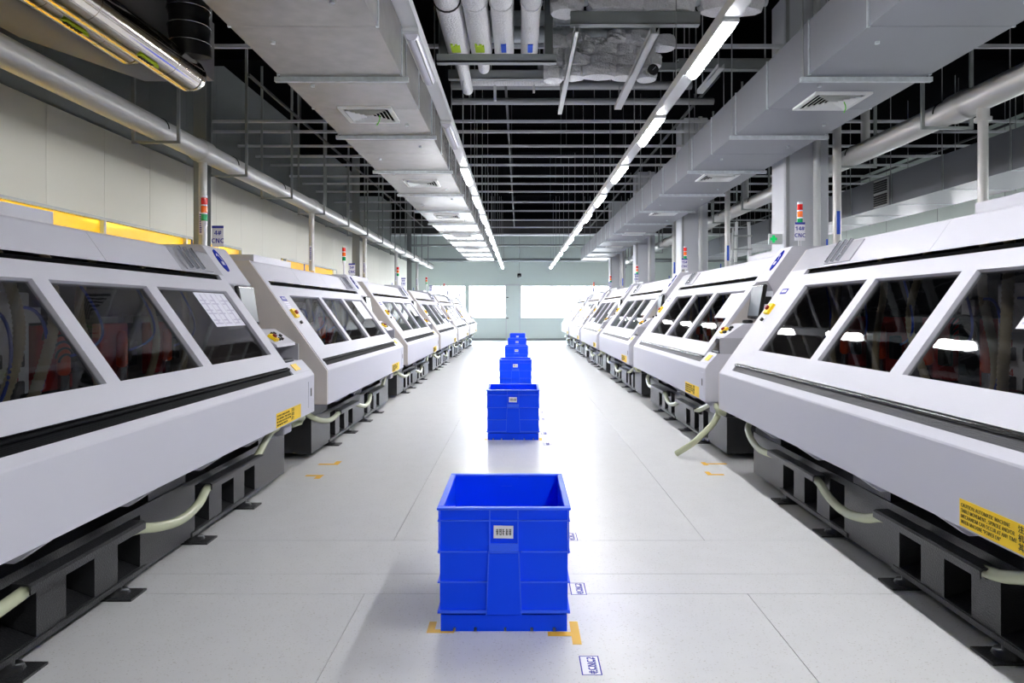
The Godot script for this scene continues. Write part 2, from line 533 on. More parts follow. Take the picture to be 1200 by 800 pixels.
	for k in 4:
		var zc := 11.0 + 7.05 * k
		var co := thing("square_column", "%s grey square column behind the right row of machines" % ["nearest", "second", "third", "farthest"][k], "column", q(4.63, 0, zc + 0.28), 0, "columns behind the right row")
		b = MB.new()
		b.cbox(Vector3(0, TOP / 2, 0), Vector3(0.72, TOP, 0.56), 0.02)
		add("shaft", b, M.column_grey, co)
		b = MB.new()
		b.cyl(Vector3(0.14, 0, 0.34), Vector3(0.14, TOP, 0.34), 0.055, 12)
		add("riser_pipe", b, M.trunk_white, co)
		b = MB.new()
		b.span(Vector3(-0.33, 0, 0.28), Vector3(-0.28, TOP, 0.292))
		add("conduit", b, M.strut, co)
	var ex := thing("exit_sign", "small white box sign with a glowing green cross on the column side", "sign", q(4.16, 2.86, 11.1))
	b = MB.new()
	b.cbox(Vector3.ZERO, Vector3(0.22, 0.17, 0.05), 0.008)
	add("case", b, M.trunk_white, ex)
	b = MB.new()
	b.span(Vector3(-0.09, -0.022, 0.025), Vector3(0.02, 0.022, 0.03)); b.span(Vector3(-0.056, -0.06, 0.025), Vector3(-0.014, 0.06, 0.03))
	add("green_cross", b, M.exit_green, ex)
	var cc := thing("ceiling_camera", "small black dome camera hung before the far wall between the windows", "camera", q(0, 3.66, 38.2))
	b = MB.new()
	b.lump(Vector3.ZERO, Vector3(0.24, 0.24, 0.24), 3, 0.0)
	add("dome", b, M.black_gloss, cc)
	b = MB.new()
	b.cyl(Vector3(0, 0.1, 0), Vector3(0, TOP - 3.66, 0), 0.012, 6)
	add("drop_rod", b, M.strut, cc)

func area(parent: Node3D, at: Vector3, size: Vector2, color: Color, energy: float):
	var l := AreaLight3D.new()
	l.name = "lamp_light"
	l.area_size = size
	l.light_color = color
	l.light_energy = energy
	l.shadow_enabled = true
	l.set("area_range", 60.0)
	l.set("area_attenuation", 2.0)
	l.position = at
	l.rotation = Vector3(-PI / 2, 0, 0)
	parent.add_child(l, true)

func build_lamps():
	# two lines of trunking with batten lamps
	for row in [[-0.81, 5.09, "left", 2], [1.52, 4.92, "right", 0], [10.8, 6.0, "side", 0]]:
		var x: float = row[0]
		var y := 3.80 if row[2] != "side" else 3.6
		var t := thing("lamp_trunking", {"left": "long grey lamp trunking beside the left air duct", "right": "long grey lamp trunking left of the right air duct", "side": "long grey lamp trunking in the bay beyond the right row"}[row[2]], "trunking", q(x, y, 0))
		var b := MB.new()
		b.span(Vector3(-0.055, 0.0, 8.5), Vector3(0.055, 0.012, -34.2))
		for s in [-1, 1]: b.span(Vector3(s * 0.055 - 0.004, 0.0, 8.5), Vector3(s * 0.055 + 0.004, 0.08, -34.2))
		add("channel", b, M.trunk_white, t)
		var k := 0
		var hid := 0
		var z: float = row[1] - 2.46 * 5
		while z < 33.0:
			b = MB.new()
			b.cyl(Vector3(0.035, 0.01, -z - 1.85), Vector3(0.035, TOP - y, -z - 1.85), 0.006, 6)
			if z > 1.0 and (row[2] != "left" or z > 7.2): add("hanger_rod", b, M.strut, t)
			z += 2.46
		z = row[1] - 2.46 * 5
		while z < 33.5:
			var on: bool = row[2] != "left" or z > row[1] + 4.0
			var seen := z > 5.0
			var lab := ""
			if row[2] == "side":
				lab = "batten lamp hidden in the bay beyond the right row, number %s from the camera end" % COUNT[hid]
				hid += 1
			elif not seen:
				lab = "batten lamp on the %s trunking out of view near the camera, number %s" % [row[2], COUNT[hid]]
				hid += 1
			else:
				lab = "%s batten lamp, number %s from the camera along the %s trunking" % ["lit white" if on else "unlit", COUNT[k], row[2]]
				k += 1
			var f := thing("batten_lamp", lab, "lamp", q(x, y, z), 0, "batten lamps on the %s trunking" % row[2])
			b = MB.new()
			b.cbox(Vector3(0, -0.014, -0.55), Vector3(0.124, 0.028, 1.142), 0.005)
			add("housing", b, M.trunk_white, f)
			b = MB.new()
			var pts := PackedVector2Array()
			for s in 9:
				var a := PI + PI * s / 8.0
				pts.append(Vector2(cos(a) * 0.048, sin(a) * 0.050 - 0.026))
			b.prism(pts, func(u, p): return Vector3(p.x, p.y, -u), 0.03, 1.06)
			add("diffuser", b, M.lamp_on if on else M.tube_off, f)
			if not on:
				for s in [-1, 1]:
					b = MB.new()
					b.span(Vector3(s * 0.03 - 0.006, -0.071, -0.06), Vector3(s * 0.03 + 0.006, -0.05, -1.05))
					add("reflector_rib", b, M.strut, f)
			if on: area(f, Vector3(0, -0.079, -0.553), Vector2(0.10, 1.03), Color(0.99, 0.985, 1.0), LAMP)
			z += 2.46
const COUNT := ["one", "two", "three", "four", "five", "six", "seven", "eight", "nine", "ten", "eleven", "twelve", "thirteen", "fourteen", "fifteen", "sixteen", "seventeen", "eighteen"]
const LAMP := 1.2

func build_ducts():
	for side in ["left", "right"]:
		var x0 := -2.40 if side == "left" else 2.89
		var x1 := -1.175 if side == "left" else 4.09
		var dz := 8.17 if side == "left" else 7.64
		var t := thing("air_duct", "wide grey sheet metal air duct above the %s row of machines" % side, "duct", q((x0 + x1) / 2, 4.05, 0), 0, "")
		var w := x1 - x0
		var z := 2.2
		while z < 31.0:
			var b := MB.new()
			b.span(Vector3(-w / 2, 0, -z - 0.004), Vector3(w / 2, 0.54, -z - 1.146))
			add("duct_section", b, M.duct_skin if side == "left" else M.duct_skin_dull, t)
			b = MB.new()
			b.span(Vector3(-w / 2 + 0.01, 0.01, -z + 0.005), Vector3(w / 2 - 0.01, 0.53, -z - 0.005))
			for e in [[-1, 0], [1, 0]]: b.span(Vector3(e[0] * w / 2 - 0.012, -0.006, -z + 0.012), Vector3(e[0] * w / 2 + 0.012, 0.548, -z - 0.012))
			add("joint_flange", b, M.galvanised, t)
			for s in [-0.3 + 0.6 * (int(z * 3.0) % 2)]:
				b = MB.new()
				b.cyl(Vector3(s * w, -0.02, -z - 0.5 - s * 0.6), Vector3(s * w, 0.0, -z - 0.5 - s * 0.6), 0.022, 8)
				add("plug", b, M.galvanised, t)
			z += 1.15
		z = 2.25
		while z < 31.0:
			var b := MB.new()
			b.span(Vector3(-w / 2 - 0.06, -0.05, -z - 0.05), Vector3(w / 2 + 0.06, -0.004, -z + 0.05 - 0.05))
			var h := add("hanger_strut", b, M.galvanised, t)
			for s in [-1, 1]:
				b = MB.new()
				b.cyl(Vector3(s * (w / 2 + 0.035), -0.05, -z - 0.025), Vector3(s * (w / 2 + 0.035), TOP - 4.05, -z - 0.025), 0.008, 6)
				add("hanger_rod", b, M.strut, h)
			z += 2.3
		z = dz - 4.4
		while z < 30.0:
			var dn := Node3D.new()
			dn.name = "air_diffuser"
			dn.position = Vector3(0, -0.012, -z)
			t.add_child(dn, true)
			var b := MB.new()
			var o := 0.31
			for e in [[-o, -o, o, -0.26], [-o, 0.26, o, o], [-o, -0.26, -0.26, 0.26], [0.26, -0.26, o, 0.26]]:
				b.span(Vector3(e[0], -0.012, e[1]), Vector3(e[2], 0.014, e[3]))
			add("frame", b, M.diffuser_grille, dn)
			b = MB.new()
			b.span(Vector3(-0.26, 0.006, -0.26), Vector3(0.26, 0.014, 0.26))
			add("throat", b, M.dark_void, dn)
			for k in 5:
				var r := 0.235 - 0.045 * k
				b = MB.new()
				for a in 4:
					var bs := Basis(Vector3.UP, PI / 2 * a)
					var p := []
					for e in [[-r, 0.0, r], [r, 0.0, r], [r - 0.03, 0.03, r - 0.03], [-r + 0.03, 0.03, r - 0.03]]:
						p.append(bs * Vector3(e[0], e[1] - 0.024, e[2]))
					for e in 4: p.append(p[e] + Vector3(0, 0.004, 0))
					b.hexa(p)
				add("louvre", b, M.diffuser_grille, dn)
			if z > 5 and z < 10:
				b = MB.new()
				b.tube([Vector3(0.12, -0.02, 0.05), Vector3(0.13, -0.06, 0.06), Vector3(0.125, -0.10, 0.08), Vector3(0.10, -0.15, 0.09)], 0.006, 5)
				add("ribbon", b, M.ribbon_green, dn)
			z += 4.4
	# a second duct beyond the right row with an upright louvre
	var t2 := thing("air_duct", "grey air duct with an upright louvre in the bay beyond the right row", "duct", q(8.75, 4.0, 0))
	var z := 4.0
	while z < 31.0:
		var b := MB.new()
		b.span(Vector3(-0.68, 0, -z - 0.005), Vector3(0.68, 0.66, -z - 1.795))
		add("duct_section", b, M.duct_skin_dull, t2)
		b = MB.new()
		b.span(Vector3(-0.69, -0.01, -z + 0.015), Vector3(0.69, 0.67, -z - 0.015))
		var fl := add("joint_flange", b, M.galvanised, t2)
		for s in [-1, 1]:
			b = MB.new()
			b.cyl(Vector3(s * 0.7, -0.02, -z), Vector3(s * 0.7, TOP - 4.0, -z), 0.008, 6)
			add("hanger_rod", b, M.strut, fl)
		z += 1.8
	var b2 := MB.new()
	b2.span(Vector3(-0.70, 0.02, -14.9), Vector3(-0.68, 0.62, -15.5))
	var lv := add("louvre_frame", b2, M.diffuser_grille, t2)
	for k in 11:
		b2 = MB.new()
		b2.box(Vector3(-0.715, 0.06 + 0.05 * k, -15.2), Vector3(0.03, 0.035, 0.52), Basis(Vector3.BACK, 0.6))
		add("slat", b2, M.bulkhead_dark if k != 5 else M.diffuser_grille, lv)

func build_pipes():
	for s in [-1, 1]:
		var x := -4.83 if s < 0 else 5.25
		var y := 4.12
		var side := "left" if s < 0 else "right"
		var t := thing("vacuum_pipe", "long thick pale grey pipe running above the back of the %s row" % side, "pipe", q(x, y, 0))
		var b := MB.new()
		b.cyl(q(0, 0, 1.0), q(0, 0, 37.5), 0.15, 20)
		add("main_pipe", b, M.pipe_grey, t)
		for k in 7:
			var z := (4.95 if s < 0 else 8.1) + 5.45 * k
			if z > 36: continue
			b = MB.new()
			b.tube([q(0, 0, z - 0.14), q(0, 0, z - 0.139), q(0, 0, z + 0.139), q(0, 0, z + 0.14)], [0.15, 0.175, 0.175, 0.15], 18, false)
			add("coupling", b, M.pipe_grey, t)
		var z2 := 9.1 if s < 0 else 8.4
		while z2 < 36.0:
			b = MB.new()
			var xi: float = 0.28 * -s
			b.span(q(xi - 0.02, -0.19, z2), q(xi + 0.02, TOP - y, z2 + 0.03)); b.span(q(-0.32 * -s, -0.19, z2), q(xi, -0.155, z2 + 0.03)); b.span(q(-0.32 * -s - 0.02, -0.19, z2), q(-0.32 * -s + 0.02, TOP - y, z2 + 0.03))
			var hb := add("pipe_hanger", b, M.beam_grey, t)
			b = MB.new()
			var ring := []
			for a in 17: ring.append(q(0.155 * cos(PI * a / 16.0), 0.155 * sin(PI * a / 16.0), z2 + 0.015))
			b.tube(ring, 0.008, 5)
			add("strap", b, M.pipe_dark, hb)
			z2 += 2.27
	# drops down to the machines: pipe, elbow, brass valve and blue handle
	for s in [-1, 1]:
		for k in 6:
			var z := 10.42 + 5.45 * k if s < 0 else 10.36 + 5.45 * k
			if k == 5: z = 4.95
			if s > 0 and k == 4: z = 31.85
			var lab := "%s pale drop pipe with brass valve behind the %s row" % [["nearest", "second", "third", "fourth", "farthest", "out of frame"][k], "left" if s < 0 else "right"]
			var x := -4.83 if s < 0 else 4.82
			var t := thing("drop_pipe", lab, "pipe", q(x, 0, z), 0, "drop pipes behind the %s row" % ("left" if s < 0 else "right"))
			var b := MB.new()
			var top := 3.99 if s < 0 else 5.0
			b.cyl(Vector3(0, 2.62, 0), Vector3(0, top, 0), 0.062, 14)
			add("pipe", b, M.pipe_grey, t)
			if s > 0:
				b = MB.new()
				b.tube([Vector3(0, 4.98, 0), Vector3(0, 5.1, 0), Vector3(0.05, 5.2, 0), Vector3(0.15, 5.25, 0), Vector3(0.43, 5.25, 0), Vector3(0.43, 5.2, 0), Vector3(0.43, 4.25, 0)], 0.062, 12)
				add("elbow", b, M.pipe_grey, t)
			else:
				b = MB.new()
				b.tube([Vector3(0, 3.96, 0), Vector3(0, 4.0, 0)], 0.085, 14)
				add("collar", b, M.pipe_grey, t)
			b = MB.new()
			b.cyl(Vector3(0, 2.36, 0), Vector3(0, 2.60, 0), 0.066, 14)
			b.cyl(Vector3(-0.10, 2.5, 0), Vector3(0.0, 2.5, 0), 0.025, 8)
			add("valve", b, M.brass, t)
			b = MB.new()
			b.tube([Vector3(-0.10, 2.5, 0.02), Vector3(-0.16, 2.6, 0.02), Vector3(-0.16, 2.78, 0.02)], 0.013, 6)
			add("handle", b, M.tape_blue, t)
			b = MB.new()
			b.cyl(Vector3(0, 2.0, 0), Vector3(0, 2.37, 0), 0.05, 12)
			add("lower_pipe", b, M.pipe_grey, t)
			b = MB.new()
			b.span(Vector3(-0.03, 2.85, 0.055), Vector3(0.02, 3.2, 0.064))
			add("flow_label", b, M.tape_blue if s > 0 else M.sticker_white, t)
			if s < 0:
				for c in 9:
					b = MB.new()
					b.span(Vector3(-0.022, 2.88 + c * 0.033, 0.064), Vector3(0.012, 2.90 + c * 0.033, 0.0655))
					add("print", b, M.ink_blue, t)
	var dp := thing("drop_pipe", "pale drop pipe hung from the big pipe at the right picture edge", "pipe", q(5.25, 0, 7.73), 0, "")
	var db := MB.new()
	db.cyl(Vector3(0, 2.0, 0), Vector3(0, 3.9, 0), 0.052, 14)
	add("pipe", db, M.pipe_grey, dp)
	db = MB.new()
	db.cyl(Vector3(0, 3.84, 0), Vector3(0, 3.88, 0), 0.09, 16)
	add("flange", db, M.pipe_grey, dp)
	db = MB.new()
	db.cyl(Vector3(0, 3.88, 0), Vector3(0, 3.99, 0), 0.065, 14)
	add("neck", db, M.pipe_grey, dp)
	# two far pipes across the hall
	for d in [[4.52, 38.3, 0.10, "pale pipe across the far wall below the ducts"], [5.28, 37.6, 0.06, "thin pale pipe across the far wall behind the bulkhead"]]:
		var b := MB.new()
		b.cyl(q(LEFT, d[0], d[1]), q(RIGHT, d[0], d[1]), d[2], 12)
		tag(add("cross_pipe", b, M.beam_grey), d[3], "pipe")

func build_ceiling_services():
	var b: MB
	# two metal clad pipes at the upper left and the boxed duct over them
	for k in 2:
		var x: float = [-4.04, -3.66][k]
		var yp: float = [4.375, 4.3][k]
		var ze: float = [7.0, 7.5][k]
		var r: float = [0.145, 0.185][k]
		var t := thing("clad_pipe", ["narrower of the two shiny metal clad pipes at upper left, ending in a cap", "wider of the two shiny metal clad pipes at upper left, ending in a black elbow"][k], "pipe", q(x, yp, 0), 0, "")
		b = MB.new()
		b.cyl(q(0, 0, 1.5), q(0, 0, ze), r, 24)
		add("cladding", b, M.chrome, t)
		for z in [3.2, 4.6, 5.7, ze - 0.5]:
			b = MB.new()
			b.cyl(q(0, 0, z), q(0, 0, z + 0.03), r + 0.004, 24)
			add("seam_band", b, M.chrome, t)
		b = MB.new()
		b.tube([q(0, 0, ze), q(0, 0.02, ze + 0.08), q(0, 0.06, ze + 0.15), q(0, 0.14, ze + 0.19)], [r, r * 0.97, r * 0.8, r * 0.4], 20)
		add("end_elbow", b, M.chrome, t)
		b = MB.new()
		var yb := -r - 0.003
		b.prism(PackedVector2Array([Vector2(-0.055, 0.0), Vector2(0.055, 0.0), Vector2(0.055, 0.3), Vector2(0, 0.4), Vector2(-0.055, 0.3)]), func(u, p): return Vector3(p.x + 0.04, yb + u + 0.008, -(ze - 1.05 + p.y)), 0.0, 0.004)
		add("arrow_label", b, M.tape_green, t)
		b = MB.new()
		for c in 5: b.span(Vector3(0.025, yb - 0.001, -(ze - 1.0 + c * 0.05)), Vector3(0.055, yb + 0.008, -(ze - 0.97 + c * 0.05)))
		add("label_print", b, M.ink_black, t)
		for z in [2.5, 4.2]:
			b = MB.new()
			b.cyl(q(0, r, z), q(0, TOP - yp, z), 0.012, 6)
			add("hanger_rod", b, M.strut, t)
	b = MB.new()
	b.prism(PackedVector2Array([Vector2(-5.2, 4.6), Vector2(-5.2, 7.1), Vector2(-4.64, 8.46), Vector2(-3.78, 8.46), Vector2(-3.78, 4.6)]), func(u, p): return q(p.x, u, p.y), 4.54, 5.25)
	var bx := add("boxed_duct", b, M.duct_dark)
	tag(bx, "boxed grey duct end above the clad pipes at upper left", "duct")
	b = MB.new()
	for p in [[-5.0, 5.0], [-3.9, 8.3], [-4.5, 8.3]]:
		b = MB.new()
		b.cyl(q(p[0], 5.25, p[1]), q(p[0], TOP, p[1]), 0.01, 6)
		add("hanger_rod", b, M.strut, bx)
	b = MB.new()
	var pts := []
	var rr := []
	for k in 41:
		var f := k / 40.0
		pts.append(q(-3.545 + 0.05 * sin(f * PI * 0.5), 4.44 + f * 2.3, 7.36 - 0.12 * sin(f * PI)))
		rr.append(0.20 + (0.012 if k % 4 < 2 else 0.0))
	b.tube(pts, rr, 16)
	var fx := add("flexible_duct", b, M.pipe_dark)
	tag(fx, "black ribbed flexible duct rising from the wider clad pipe", "duct")
	b = MB.new()
	for k in 6:
		var c: Vector3 = pts[2 + k * 3]
		var ring := []
		for a in 17: ring.append(c + Vector3(cos(TAU * a / 16), 0, sin(TAU * a / 16)) * 0.217)
		b.tube(ring, 0.005, 5, false)
	add("hoop", b, M.steel, fx)
	# trapeze with four insulated pipes running towards the camera
	var tr := thing("pipe_trapeze", "dark angle steel trapeze carrying the four silver insulated pipes", "hanger", q(0, 0, 8.3))
	b = MB.new()
	b.span(Vector3(-1.0, 4.70, -0.05), Vector3(0.45, 4.72, 0.05)); b.span(Vector3(-1.0, 4.70, 0.04), Vector3(0.45, 4.80, 0.05))
	add("crossbar", b, M.beam_grey, tr)
	for x in [-0.93, 0.36]:
		b = MB.new()
		b.span(Vector3(x - 0.05, 4.7, -0.062), Vector3(x + 0.05, TOP, -0.05)); b.span(Vector3(x - 0.05, 4.7, -0.06), Vector3(x - 0.04, TOP, 0.04))
		add("upright", b, M.wall_grey, tr)
	var names := ["outermost left silver insulated pipe on the trapeze, with a green mark", "second silver insulated pipe on the trapeze, with a green mark", "third silver insulated pipe on the trapeze, with a blue mark", "outermost right silver insulated pipe on the trapeze, with a blue mark"]
	for k in 4:
		var x: float = [-0.755, -0.47, -0.19, 0.125][k]
		var r: float = [0.14, 0.135, 0.12, 0.105][k]
		var yc := 4.81 + r
		var t := thing("insulated_pipe", names[k], "pipe", Vector3.ZERO, 0, "insulated pipes on the trapeze")
		b = MB.new()
		pts = []; rr = []
		var nz := FastNoiseLite.new()
		nz.seed = 40 + k; nz.frequency = 1.1
		for j in 40:
			var z := 1.5 + 7.0 * j / 39.0
			pts.append(q(x, yc, z)); rr.append(r * (1.0 + (0.02 if k < 2 else 0.09) * nz.get_noise_1d(z * 3.0)))
		if k < 2:
			pts.append_array([q(x, yc, 8.52), q(x, yc, 8.56)]); rr.append_array([r * 0.72, r * 0.6])
			var zf: float = [10.0, 9.1][k]
			pts.append_array([q(x, yc - 0.02, zf), q(x, yc - 0.01, zf + 0.06)]); rr.append_array([r * 0.56, r * 0.3])
		else:
			pts.append_array([q(x, yc + 0.02, 8.62), q(x, yc + 0.10, 8.74), q(x, yc + 0.3, 8.8), q(x, TOP - 0.1, 8.8)]); rr.append_array([r, r, r, r])
		b.tube(pts, rr, 18)
		add("jacket", b, M.foil, t)
		for z in [3.4, 5.2, 7.1]:
			b = MB.new()
			b.tube([q(x, yc, z), q(x, yc, z + 0.02)], r + 0.012, 18, true)
			add("band", b, M.pipe_dark if k == 0 and z > 7 else M.foil, t)
		b = MB.new()
		for j in (4 if k < 2 else 1):
			var w := 0.014 if k < 2 else 0.045
			var xc := x + (-0.042 + j * 0.026 if k < 2 else 0.0)
			b.span(q(xc - w / 2 - 0.003, yc - r - 0.012, 7.98 + (j % 2) * 0.05), q(xc + w / 2 + 0.012, yc - r + 0.02, 8.21))
		add("pipe_mark", b, M.tape_green if k < 2 else M.tape_blue, t)
	# pipes and beams across the hall, behind the trapeze
	for d in [[3.85, 9.0, 0.095, -1.0, 1.75, "galvanised", "upper of the two shiny cross pipes behind the insulated pipes"], [3.63, 9.0, 0.1, -1.0, 1.75, "galvanised", "lower of the two shiny cross pipes behind the insulated pipes"],
			[3.79, 11.5, 0.07, -1.15, 2.9, "strut", "upper of the two slim cross pipes before the dark ceiling"], [3.55, 11.6, 0.055, -1.15, 3.3, "strut", "lower of the two slim cross pipes before the dark ceiling"], [3.40, 10.1, 0.075, -0.72, 0.6, "foil", "thin foil wrapped cross pipe under the dark beam"]]:
		b = MB.new()
		b.cyl(q(d[3], H + d[0], d[1]), q(d[4], H + d[0], d[1]), d[2], 16)
		var o := add("cross_pipe", b, M[d[5]])
		tag(o, d[6], "pipe")
		for x in [d[3] + 0.3, d[4] - 0.3]:
			b = MB.new()
			b.cyl(q(x, H + d[0], d[1]), q(x, TOP, d[1]), 0.009, 6)
			add("hanger_rod", b, M.strut, o)
	for d in [[0.55, 1.95, 3.085, 0.135, 7.35, "beam_grey", "short grey channel beam under the lagged pipe at top centre"], [2.45, 3.9, 3.72, 0.16, 10.5, "beam_grey", "grey cross beam right of the lit trunking"], [-1.0, 0.62, 3.26, 0.13, 9.6, "beam_grey", "brownish grey cross beam below the insulated pipes"], [0.3, 4.6, 3.95, 0.12, 11.2, "beam_grey", "dark grey cross beam high behind the lagged pipes"]]:
		b = MB.new()
		b.span(q(d[0], H + d[2], d[4]), q(d[1], H + d[2] + d[3], d[4] + 0.012)); b.span(q(d[0], H + d[2], d[4]), q(d[1], H + d[2] + 0.012, d[4] + 0.1)); b.span(q(d[0], H + d[2] + d[3] - 0.012, d[4]), q(d[1], H + d[2] + d[3], d[4] + 0.1))
		var o := add("channel_beam", b, M[d[5]])
		tag(o, d[6], "beam")
		for x in [d[0] + 0.1, d[1] - 0.1]:
			b = MB.new()
			b.cyl(q(x, H + d[2] + d[3], d[4] + 0.05), q(x, TOP, d[4] + 0.05), 0.01, 6)
			add("hanger_rod", b, M.strut, o)
	var k2 := 0
	for d in [[0.62, 3.0, 7.36, 10.45, 0.03], [1.47, 3.0, 7.4, 10.2, 0.05], [2.75, 3.3, 9.3, 10.4, 0.045]]:
		b = MB.new()
		b.span(q(d[0] - d[4], H + d[1], d[2]), q(d[0] + d[4], H + d[1] + 0.012, d[3])); b.span(q(d[0] - d[4], H + d[1], d[2]), q(d[0] - d[4] + 0.01, H + d[1] + 0.06, d[3])); b.span(q(d[0] + d[4] - 0.01, H + d[1], d[2]), q(d[0] + d[4], H + d[1] + 0.06, d[3]))
		var o := add("hung_strut", b, M.trunk_white)
		tag(o, ["slim white strut hung lengthwise nearest the insulated pipes", "wider strut hung lengthwise just left of the lit trunking", "short strut hung lengthwise right of the lit trunking"][k2], "strut")
		for z in [d[2] + 0.12, d[3] - 0.15]:
			b = MB.new()
			b.cyl(q(d[0], H + d[1] + 0.01, z), q(d[0], TOP, z), 0.009, 6)
			add("hanger_rod", b, M.strut, o)
		k2 += 1
	b = MB.new()
	b.span(q(-0.38, H + 3.1, 10.08), q(-0.34, H + 3.345, 10.12))
	tag(add("strut_stub", b, M.channel_grey), "longer upright strut stub beside the end of the outermost insulated pipe", "strut")
	b = MB.new()
	b.span(q(0.2, H + 3.22, 10.08), q(0.23, H + 3.345, 10.12))
	tag(add("strut_stub", b, M.channel_grey), "shorter upright strut stub under the thin foil wrapped pipe", "strut")
	# lagged valve cluster in crumpled foil and the wrapped pipe at the top edge
	var lg := thing("lagged_pipe", "foil wrapped pipe bundles along the top edge above the channel beam", "pipe", q(0, 0, 7.45))
	for k in 4:
		b = MB.new()
		var xc: float = [0.52, 1.05, 1.62, 2.3][k]
		b.lump(Vector3(xc, H + 3.38 + 0.02 * (k % 2), 0), Vector3([0.36, 0.62, 0.60, 0.68][k], 0.30, 0.3), 50 + k, 0.05, 0.95)
		add("wrapping", b, M.foil, lg)
	b = MB.new()
	b.cyl(Vector3(0.4, H + 3.38, 0), Vector3(2.7, H + 3.38, 0), 0.06, 10)
	for x in [0.78, 1.9]: b.cyl(Vector3(x, H + 3.38, 0), Vector3(x, TOP, 0), 0.012, 6)
	add("core", b, M.galvanised, lg)
	var cl := thing("lagged_valves", "crumpled silver foil lagging round a cluster of valves at top centre", "lagging", q(0, 0, 9.0))
	var rng := RandomNumberGenerator.new()
	rng.seed = 77
	var n := 0
	for row in 4:
		var x := 0.30 + rng.randf() * 0.1
		while x < 1.75:
			var w := rng.randf_range(0.18, 0.42)
			var hgt := rng.randf_range(0.135, 0.165)
			b = MB.new()
			b.lump(Vector3(x + w / 2, H + 3.12 + 0.14 * row + rng.randf_range(-0.02, 0.02), rng.randf_range(-0.08, 0.08)), Vector3(w * 1.02, hgt, 0.26), 90 + n, 0.05, 0.98)
			add("wrapping", b, M.foil, cl)
			n += 1
			x += w * 0.92
	for x in [0.40, 1.72]:
		b = MB.new()
		b.tube([Vector3(x, H + 3.15, 0), Vector3(x, H + 3.6, 0), Vector3(x, TOP, 0)], 0.08, 12)
		add("branch_pipe", b, M.foil, cl)
	var ga := thing("pressure_gauge", "round black faced pressure gauge beside the foil lagging", "gauge", q(1.70, H + 3.06, 8.72))
	b = MB.new()
	b.cyl(Vector3.ZERO, Vector3(0, 0, 0.05), 0.07, 20)
	add("case", b, M.black_plastic, ga)
	b = MB.new()
	b.cyl(Vector3(0, 0, 0.05), Vector3(0, 0, 0.053), 0.055, 20)
	add("dial", b, M.inside_grey, ga)
	b = MB.new()
	b.box(Vector3(0.012, 0.012, 0.056), Vector3(0.06, 0.006, 0.003), Basis(Vector3.BACK, 0.8))
	b.cyl(Vector3(0, 0.0, 0.02), Vector3(0, 0.2, -0.1), 0.012, 8)
	add("needle", b, M.sticker_white, ga)

# ---- the drilling machines -----------------------------------------------------
# u runs along the machine from the operator's left, v is height, d is depth behind the front apron; front is +x before the turn.
var K := 1.0
func mp(u: float, v: float, d: float) -> Vector3:
	if v > 1.04:
		return Vector3(-d * K, 1.04 + (v - 1.04) * K, -u)
	return Vector3(-d, v, -u)
func mq(u: float, p: Vector2) -> Vector3: return mp(u, p.y, p.x)
func sp(u: float, t: float, o := 0.0) -> Vector3:   # a point on the sloping front, o metres proud of it
	return mp(u, 1.04 + 1.4 * t, t) + Vector3(0.814, 0.581, 0) * o
func slab(b: MB, u0: float, u1: float, t0: float, t1: float, o0: float, o1: float):
	b.hexa([sp(u0, t0, o0), sp(u1, t0, o0), sp(u1, t1, o0), sp(u0, t1, o0), sp(u0, t0, o1), sp(u1, t0, o1), sp(u1, t1, o1), sp(u0, t1, o1)])
func slope_frame(u: float, t: float, o: float) -> Transform3D:   # for lettering that lies on the slope
	var up := Vector3(-0.581, 0.814, 0)
	return Transform3D(Basis(Vector3(0, 0, -1), up, Vector3(0, 0, -1).cross(up)), sp(u, t, o))

const SLOPE_TOP := 0.868
func strokes(b: MB, lines: Array, x0: float, y0: float, s: float, w: float, at: Callable):
	for l in lines:
		for k in l.size() - 1:
			var a: Vector2 = Vector2(x0, y0) + l[k] * s
			var c: Vector2 = Vector2(x0, y0) + l[k + 1] * s
			var side := (c - a).orthogonal().normalized() * w / 2
			var e := (c - a).normalized() * w / 2
			var p := []
			for o in [0.0, 0.0012]:
				for g in [a - e - side, c + e - side, c + e + side, a - e + side]: p.append(at.call(g, o))
			b.hexa(p)

